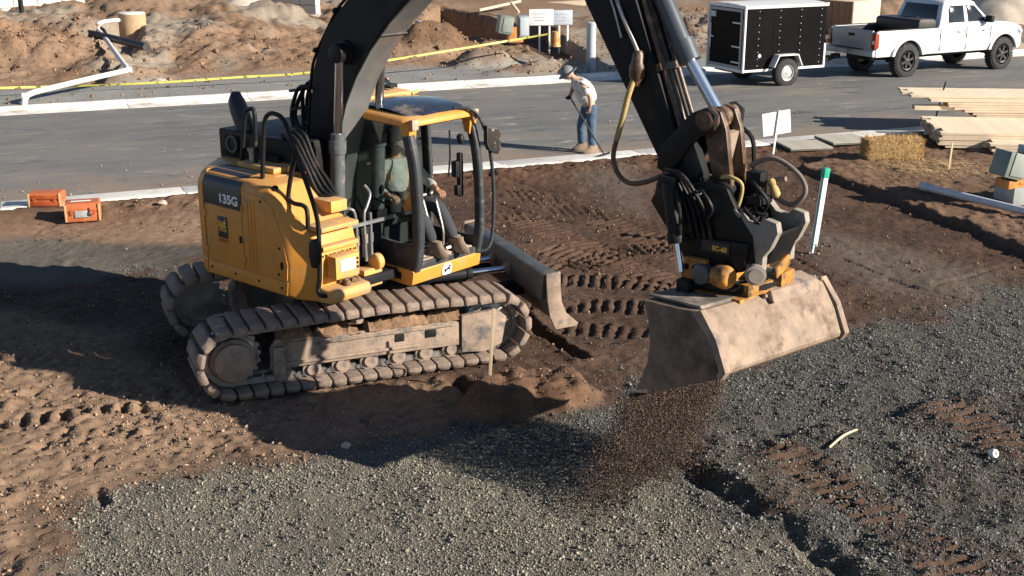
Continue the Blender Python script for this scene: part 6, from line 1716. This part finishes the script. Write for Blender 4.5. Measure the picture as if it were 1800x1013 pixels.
# orange cases on the kerb
def case(q, ang, sz_, label, light, tip=0):
    c_ = thing('tool_case', label, 'case', (q[0], q[1], gz(*q) + .01), ang)
    w_, d__, h_ = sz_
    om = mat('case_orange', (.40, .115, .04), .5, var=.15, dirt=(.42, .22, .12), damt=.2, dscale=5)
    od = mat('case_dark_orange', (.34, .07, .02), .5, var=.2)
    MB().loft([[(-w_ / 2 * k, -d__ / 2 * j, z), (w_ / 2 * k, -d__ / 2 * j, z), (w_ / 2 * k, d__ / 2 * j, z), (-w_ / 2 * k, d__ / 2 * j, z)] for z, k, j in ((0, .96, .94), (h_ * .52, 1, 1))]).build('tray', om, c_, bevel=.018, seg=3)
    MB().loft([[(-w_ / 2 * k, -d__ / 2 * j, z), (w_ / 2 * k, -d__ / 2 * j, z), (w_ / 2 * k, d__ / 2 * j, z), (-w_ / 2 * k, d__ / 2 * j, z)] for z, k, j in ((h_ * .54, 1, 1), (h_ * .86, .99, .97), (h_, .93, .84))]).build('lid', om, c_, bevel=.018, seg=3)
    for s_ in (-1, 1):
        MB().box((s_ * w_ * .30, -d__ / 2 - .006, h_ * .53), (.05, .02, .08)).build('latch', od, c_, bevel=.004)
        MB().box((s_ * w_ * .46, -d__ / 2 + .01, h_ * .5), (.03, .05, h_ * .9)).build('corner_rib', mat('case_edge', (.55, .30, .14), .5), c_, bevel=.008)
    if light:
        MB().box((0, -d__ / 2 - .004, h_ * .44), (w_ * .42, .02, h_ * .36)).build('label_window', mat('case_window', (.30, .33, .32), .3, var=.2), c_, bevel=.006)
        MB().tube([(w_ * .20, -d__ / 2, h_ * .3), (w_ * .24, -d__ / 2 - .05, h_ * .5), (w_ * .20, -d__ / 2, h_ * .75)], .014, 8, 4).build('carry_handle', od, c_)
        MB().box((-.02, 0, h_ + .002), (w_ * .55, .04, .006)).build('lettering_strip', white_p, c_)
    else:
        MB().box((0, -d__ / 2 - .004, h_ * .30), (w_ * .8, .016, h_ * .34)).build('front_panel', od, c_, bevel=.006)
        MB().box((0, -d__ / 2 - .004, h_ * .72), (w_ * .8, .016, h_ * .26)).build('front_panel', od, c_, bevel=.006)
    return c_
case((-7.74, 19.86), R(4), (.54, .34, .25), 'orange ribbed case standing up on the white kerb', False)
case((-6.86, 19.02), R(16), (.55, .40, .30), 'orange case with a grey window resting on dirt at the kerb', True)
# slatted mats by the sign
for k, (q, a, lab) in enumerate((((5.98, 24.47), R(10), 'grey slatted mat lying on the dirt close to the white sign'), ((6.91, 24.95), R(14), 'grey slatted mat lying between the other mat and the hay bale'))):
    pm = thing('drain_mat', lab, 'mat', (q[0], q[1] + .3, gz(q[0], q[1]) + .03), a)
    mg = mat('weathered_board', (.34, .32, .27), .85, var=.2, scale=8)
    MB().box((0, 0, .012), (.90, .85, .024)).build('backing', mat('mat_dark', (.12, .12, .10), .9), pm)
    me = MB().box((0, 0, 0), (.90, .085, .03)).mesh('slat', mg, None, .004, 1)
    for j in range(8):
        o = obj('slat', me, pm); o.location = (0, -.37 + j * .106, .042)
# small things in the foreground
q = (4.35, 10.15)
cpo = MB().lathe((0, 0, 0), (0, 0, 1), [(0, .030), (.012, .040), (.05, .043), (.068, .036), (.07, .018), (.05, .016)], 18).build('round_plug', pvc, smooth=50)
cpo.location = (q[0], q[1], gz(*q) + .02); cpo.rotation_euler = (R(70), 0, R(25))
tag(cpo, 'small round white plastic plug lying on churned gravel at lower right', 'plug')
a_, b_ = (2.91, 10.26), (3.28, 10.68)
sk_ = MB().tube([(a_[0], a_[1], gz(*a_) + .03), ((a_[0] + b_[0]) / 2, (a_[1] + b_[1]) / 2 + .01, gz(*a_) + .05), (b_[0], b_[1], gz(*b_) + .035)], [.012, .014, .010], 7, 3).build('stick', stk, smooth=60)
tag(sk_, 'short pale stick lying on the churned gravel plateau', 'stick')
rockm = mat('pale_rock', (.42, .34, .28), .9, var=.2, scale=12, bump=.4)
def rock(q, s_, label, zoff=0):
    bm = bmesh.new(); bmesh.ops.create_icosphere(bm, subdivisions=3, radius=1); rr = random.Random(len(label) * 7 + ord(label[6]))
    me = bpy.data.meshes.new('rock')
    ph = [rr.uniform(0, 6) for _ in range(6)]
    for v in bm.verts:
        n_ = 1 + .18 * math.sin(3 * v.co.x + ph[0]) * math.sin(2.6 * v.co.y + ph[1]) + .12 * math.sin(5 * v.co.z + ph[2] + 3 * v.co.x)
        v.co = Vector((v.co.x * s_[0], v.co.y * s_[1], max(v.co.z, -.5) * s_[2])) * n_
    bm.to_mesh(me); bm.free(); me.materials.append(rockm); me.shade_smooth()
    try: me.set_sharp_from_angle(angle=R(30))
    except Exception: pass
    o = obj('rock', me); o.location = (q[0], q[1], gz(*q) + s_[2] * .3)
    return tag(o, label, 'rock')
rock((-5.83, 19.86), (.09, .06, .045), 'small pinkish rock on the dirt beside the near kerb')
rock((-9.69, 33.74), (.22, .14, .08), 'crumpled pale lump lying in the gutter of the far kerb')
rock((-1.55, 10.45), (.05, .04, .035), 'small reddish stone at the edge of the gravel below the tracks')
rock((7.11, 20.72), (.06, .05, .04), 'small stone beside the open end of the pale pipe')

# ================================================================== beyond the road
tape_pts = [Vector(p) for p in ((-14.86, 30.20, 0.42), (-12.94, 31.00, 0.37), (-11.09, 31.90, 0.30), (-9.06, 32.60, 0.30), (-7.37, 33.20, 0.34), (-5.62, 33.80, 0.38), (-3.51, 34.60, 0.61), (-1.31, 35.60, 0.85), (1.10, 36.80, 1.12))]
tape_pts = spline(tape_pts, 6)
tp = MB(); rings = []
for i, p in enumerate(tape_pts):
    d = (tape_pts[min(i + 1, len(tape_pts) - 1)] - tape_pts[max(i - 1, 0)]).normalized()
    tw = .5 * math.sin(i * .35) + .25 * math.sin(i * .9)
    s_ = Vector((-d.y, d.x, 0)).normalized(); u_ = (Vector((0, 0, 1)) * math.cos(tw) + s_ * math.sin(tw)); nrm = d.cross(u_)
    rings.append([p + u_ * .030 + nrm * .002, p + u_ * .030 - nrm * .002, p - u_ * .030 - nrm * .002, p - u_ * .030 + nrm * .002])
tp.loft(rings)
ty_m = bpy.data.materials.new('caution_tape'); ty_m.use_nodes = True
b_n = ty_m.node_tree.nodes['Principled BSDF']; b_n.inputs['Roughness'].default_value = .4
tc_n = ty_m.node_tree.nodes.new('ShaderNodeTexCoord'); wv = ty_m.node_tree.nodes.new('ShaderNodeTexNoise'); wv.inputs['Scale'].default_value = 7.0
cr_n = ty_m.node_tree.nodes.new('ShaderNodeValToRGB'); cr_n.color_ramp.elements[0].position = .60; cr_n.color_ramp.elements[1].position = .64
cr_n.color_ramp.elements[0].color = (.50, .47, .11, 1); cr_n.color_ramp.elements[1].color = (.10, .09, .02, 1)
ty_m.node_tree.links.new(tc_n.outputs['Object'], wv.inputs['Vector']); ty_m.node_tree.links.new(wv.outputs['Fac'], cr_n.inputs['Fac']); ty_m.node_tree.links.new(cr_n.outputs['Color'], b_n.inputs['Base Color'])
tag(tp.build('caution_tape', ty_m, smooth=60), 'yellow caution tape strung along the far side of the road', 'tape')
ppts = [(-11.96, 29.90, 0.00), (-11.94, 30.00, 0.31), (-11.82, 30.30, 0.37), (-11.12, 31.60, 0.46), (-10.27, 33.00, 0.56)]
PW = thing('pvc_pipe', 'bent white plastic pipe running down the dirt heap over the far kerb', 'pipe', ppts[1])
rel = lambda p: Vector(p) - Vector(ppts[1])
MB().tube([rel(p) for p in ppts[1:]], .068, 14).build('lower_run', pvc, PW, smooth=50)
MB().tube([rel(p) for p in ppts[:2]], .075, 14).build('outlet', pvc, PW, smooth=50)
up_pts = [(-10.27, 33.00, 0.56), (-11.16, 34.90, 0.76), (-12.30, 37.50, 0.94), (-13.08, 39.20, 1.07), (-13.18, 40.00, 1.15), (-13.00, 40.40, 1.17), (-12.73, 40.80, 1.16)]
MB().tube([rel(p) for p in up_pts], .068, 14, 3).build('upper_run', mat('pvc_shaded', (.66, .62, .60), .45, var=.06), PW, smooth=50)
for p in (ppts[1], ppts[-1], up_pts[3]):
    MB().lathe(rel(p) - Vector((.08, 0, 0)), (1, .2, 0), [(0, .07), (.02, .088), (.14, .088), (.16, .07)], 14).build('coupling', pvc, PW)
bpp = MB().tube([(-14.44, 39.50, 1.07), (-12.40, 37.60, 0.97), (-10.56, 35.80, 0.85)], .115, 18)
tag(bpp.build('culvert_pipe', mat('black_pipe', (.02, .02, .021), .5, var=.2, dirt=(.2, .15, .11), damt=.15), smooth=50), 'long black plastic pipe lying across the left dirt heap', 'pipe')
cq = (-12.49, 41.00, 0.83)
CC = thing('concrete_pier', 'round brown pier form filled level with grey concrete behind the left heap', 'pier', (cq[0], cq[1], cq[2] - .5))
MB().cyl((0, 0, 0), (0, 0, 1.02), .44, n=32).build('form_tube', mat('card_tube', (.40, .27, .16), .85, var=.1), CC, smooth=50)
MB().lathe((0, 0, 1.02), (0, 0, 1), [(0, .43), (.03, .42), (.035, .40)], 32).build('concrete_fill', conc, CC)
blockm = mat('foundation_block', (.56, .56, .53), .9, var=.1, scale=1.5, dirt=(.42, .36, .29), damt=.18, dscale=.8)
dkp = mat('opening_shade', (.06, .085, .085), .6, var=.2)
def wall(p0_, p1_, h_, th, label):
    p0_, p1_ = Vector(p0_), Vector(p1_); d = p1_ - p0_; L_ = d.length
    w_ = thing('foundation_wall', label, 'wall', p0_, math.atan2(d.y, d.x))
    MB().box((L_ / 2, th / 2, -.5), (L_ + .3, th + .3, .9)).build('footing', blockm, w_, bevel=.02)
    nb = max(2, int(L_ / .8)); bw = L_ / nb; nr = max(2, int(h_ / .4)); bh = h_ / nr
    me = MB().box((0, 0, 0), (bw - .02, th, bh - .02)).mesh('wall_block', blockm, None, .012, 1)
    for r_ in range(nr):
        for c_ in range(nb):
            o = obj('wall_block', me, w_); o.location = (bw * (c_ + .5) + random.uniform(-.004, .004), th / 2 + random.uniform(-.004, .004), -.05 + bh * (r_ + .5))
    return w_
wall((-20.36, 46.50, 0.66), (-16.54, 48.50, 0.57), 2.0, .3, 'pale concrete foundation wall at the top left corner')
wall((-15.47, 48.80, 0.45), (-14.90, 49.00, 0.48), 2.0, .4, 'narrow pale concrete wall pier beside the dark opening')
wall((-10.77, 52.00, 0.49), (-7.92, 50.50, 0.30), 1.6, .3, 'pale foundation wall behind the dirt, left of the boom')
dp = (-16.31, 49.50, 0.35)
o = MB().box((0, 0, .8), (1.5, .15, 2.4)).build('shaded_opening', dkp, bevel=.02); o.location = dp  # flat dark sheet: shade inside the wall opening put into its colour
tag(o, 'dark green sheet painting the shade in the opening between the foundation walls', 'panel')
pp_ = (-17.86, 45.50, 1.04)
o = MB().cyl((0, 0, -.6), (0, 0, 2.0), .09, n=12).build('steel_post', black); o.location = pp_
tag(o, 'dark post in front of the top left foundation wall', 'post')
tq = (-10.60, 51.20, 0.60); tq2 = (-8.30, 52.50, 0.87)
wf = MB().beam(tq, tq2, .18, .14); 
tag(wf.build('white_beam', white_p, bevel=.01), 'white beam lying along the top of the foundation wall near the boom', 'beam')
# cluster of boxes and signs behind the trench
ub = (0.04, 41.00, 0.58)
UB = thing('electrical_pedestal', 'grey electrical boxes on an orange stand beyond the dug trench', 'utility box', (ub[0], ub[1], ub[2] - .1), R(12))
MB().box((.05, 0, .20), (.5, .4, .5)).build('stand', orangem, UB, bevel=.01)
b1 = MB().box((-.28, 0, .52), (.46, .5, .58), Matrix.Rotation(R(10), 3, 'Y')).build('meter_box', green, UB, bevel=.015)
b2 = MB().box((.32, -.02, .46), (.34, .46, .68)).build('meter_box', mat('box_blue_grey', (.25, .31, .36)), UB, bevel=.015)
MB().box((.32, -.262, .46), (.28, .014, .58)).build('cover', mat('cover_pale', (.42, .47, .50)), b2, bevel=.006)
MB().box((-.22, -.262, .52), (.34, .014, .46), Matrix.Rotation(R(10), 3, 'Y')).build('cover', mat('cover_grey', (.26, .29, .26)), b1, bevel=.006)
for k, (qa, w_, h_, ps, lab) in enumerate((((1.01, 43.20, 0.03), .85, .55, (-.05, .30), 'larger white notice board on posts behind the caution tape end'), ((1.76, 43.60, -0.01), .72, .50, (-.1, .2), 'smaller pale grey notice board beside the larger one'))):
    sgn = thing('notice_board', lab, 'sign', (qa[0], qa[1], qa[2] - .3), R(8))
    MB().box((0, 0, 1.30), (w_, .04, h_)).build('board', white_p if k == 0 else mat('board_grey', (.45, .50, .56), .5, var=.1), sgn, bevel=.006)
    for x_ in ps:
        MB().box((x_, .035, .55), (.06, .04, 1.3)).build('post', white_p, sgn, bevel=.004)
    for j in range(3):
        MB().box((-w_ * .08, -.023, 1.42 - j * .11), (w_ * (.6 - .1 * j), .006, .03)).build('text_line', mat('faded_print', (.35, .38, .42), .6), sgn)
oc = (1.50, 43.00, 0.21)
OC = thing('traffic_drum', 'small orange and yellow marker drum beneath the notice boards', 'drum', (oc[0], oc[1], oc[2] - .15))
MB().lathe((0, 0, 0), (0, 0, 1), [(0, .20), (.05, .18), (.25, .16), (.5, .13), (.52, .05)], 18).build('drum', mat('drum_yellow', (.42, .22, .06), .5, var=.15), OC, smooth=40)
MB().lathe((0, 0, .18), (0, 0, 1), [(0, .176), (.08, .170), (.082, .15)], 18).build('band', orangem, OC)
bq = (2.34, 36.65)
BO = thing('utility_riser', 'thick pale grey upright pipe standing behind the far kerb', 'pipe', (bq[0], bq[1], .12))
MB().cyl((0, 0, -.9), (0, 0, 1.30), .14, n=24).build('pipe', mat('riser_grey', (.42, .46, .49), .5, var=.08, dirt=(.35, .3, .25), damt=.15), BO, smooth=50)
MB().lathe((0, 0, 1.28), (0, 0, 1), [(0, .15), (.06, .15), (.08, .12)], 24).build('cap', mat('riser_grey', (.42, .46, .49)), BO)
# plywood sheets and poles
ply = mat('plywood', (.58, .46, .32), .8, var=.15, scale=2)
pq = (1.02, 56.00, 0.05)
for k, (dx, dy, dz, a, lab) in enumerate(((-1.2, -.6, 0, 12, 'pale plywood sheet at the front of the heap beyond the trench'), (.6, .8, .22, -8, 'pale plywood sheet leaning on another beyond the trench'))):
    o = MB().box((0, 0, 0), (3.4, 1.9, .05)).build('plywood_sheet', ply, bevel=.006)
    o.location = (pq[0] + dx, pq[1] + dy, pq[2] + dz - .1); o.rotation_euler = (R(10 + 4 * k), R(-4), R(a)); tag(o, lab, 'plywood')
for k, (pa, pb, lab) in enumerate((((-1.40, 53.00, 0.45), (0.37, 55.00, 0.67), 'pale timber pole lying on the bank beyond the trench'), ((-0.05, 53.00, 0.78), (0.28, 52.00, 0.44), 'short pale timber pole propped against the longer one'))):
    o = MB().beam(pa, pb, .10, .10).build('timber_pole', ply, bevel=.01); tag(o, lab, 'timber')
pa, pb = (-3.16, 41.50, 1.01), (-2.60, 40.00, 0.86)
tag(MB().tube([pa, pb], .09, 12).build('drain_stub', mat('stub_grey', (.30, .30, .30), .5), smooth=50), 'grey pipe stub poking out of the earth beside the boom', 'pipe')
# behind the pickup
kq = (12.71, 47.00, 0.45)
KR = thing('timber_crate', 'tan timber crate standing behind the trailer and pickup', 'crate', (kq[0], kq[1], kq[2] - .3), R(40))
MB().box((0, 0, .6), (1.7, 1.5, 1.2)).build('box', ply, KR, bevel=.02)
for j in range(5):
    MB().box((-.87, -.60 + j * .30, .6), (.03, .26, 1.16)).build('slat', mat('crate_brown', (.28, .17, .10), .85, var=.2), KR, bevel=.006)
hq_ = (20.46, 60.00, 0.08)
HS = thing('house', 'corner of a pale house far behind the pickup cab', 'house', (hq_[0], hq_[1], hq_[2] - .4), R(10))
MB().box((0, 2, 1.6), (6, 4, 3.2)).build('wall', mat('house_wall', (.55, .56, .56), .8, var=.05), HS)
wdw = MB().box((-1.2, -.02, .9), (1.3, .08, .9)).build('window', dark_glass, HS, bevel=.01)
MB().box((-1.2, -.05, .42), (1.5, .1, .08)).build('sill', white_p, wdw)
MB().prism([(-3.4, 3.2), (3.4, 3.2), (0, 4.6)], -.4, 4.4).build('roof', mat('roof_grey', (.12, .12, .12), .85), HS)
def heap(q, rx, ry, h_, label, m):
    n_ = 44; xs_ = np.linspace(-1.3, 1.3, n_); X_, Y_ = np.meshgrid(xs_, xs_)
    d_ = np.hypot(X_, Y_)
    z_ = h_ * np.clip(1 - d_, 0, 1) ** .9 * (1 + .25 * (fbm(X_ * 3, Y_ * 3, 3, 5) - .5)) - .3 + .08 * (fbm(X_ * 6, Y_ * 6, 3, 6) - .5)
    o = grid_mesh('sand_heap', xs_ * rx, xs_ * ry, z_, {}, m); o.location = q
    return tag(o, label, 'heap')
sandm = mat('pale_sand', (.50, .43, .35), .95, var=.15, scale=3, bump=.3)
heap((19.92, 50.00, 0.12), 3.0, 2.6, 2.4, 'pale sand heap at the top right behind the pickup', sandm)
heap((16.84, 56.00, 0.05), 2.4, 2.4, 1.6, 'brown earth heap behind the pickup bed', mat('heap_brown', (.26, .17, .11), .95, var=.4, scale=4, bump=.6))
heap((-10.06, 47.00, 0.91), 2.0, 1.6, 1.0, 'pointed pale heap of soil before the foundation wall', sandm)
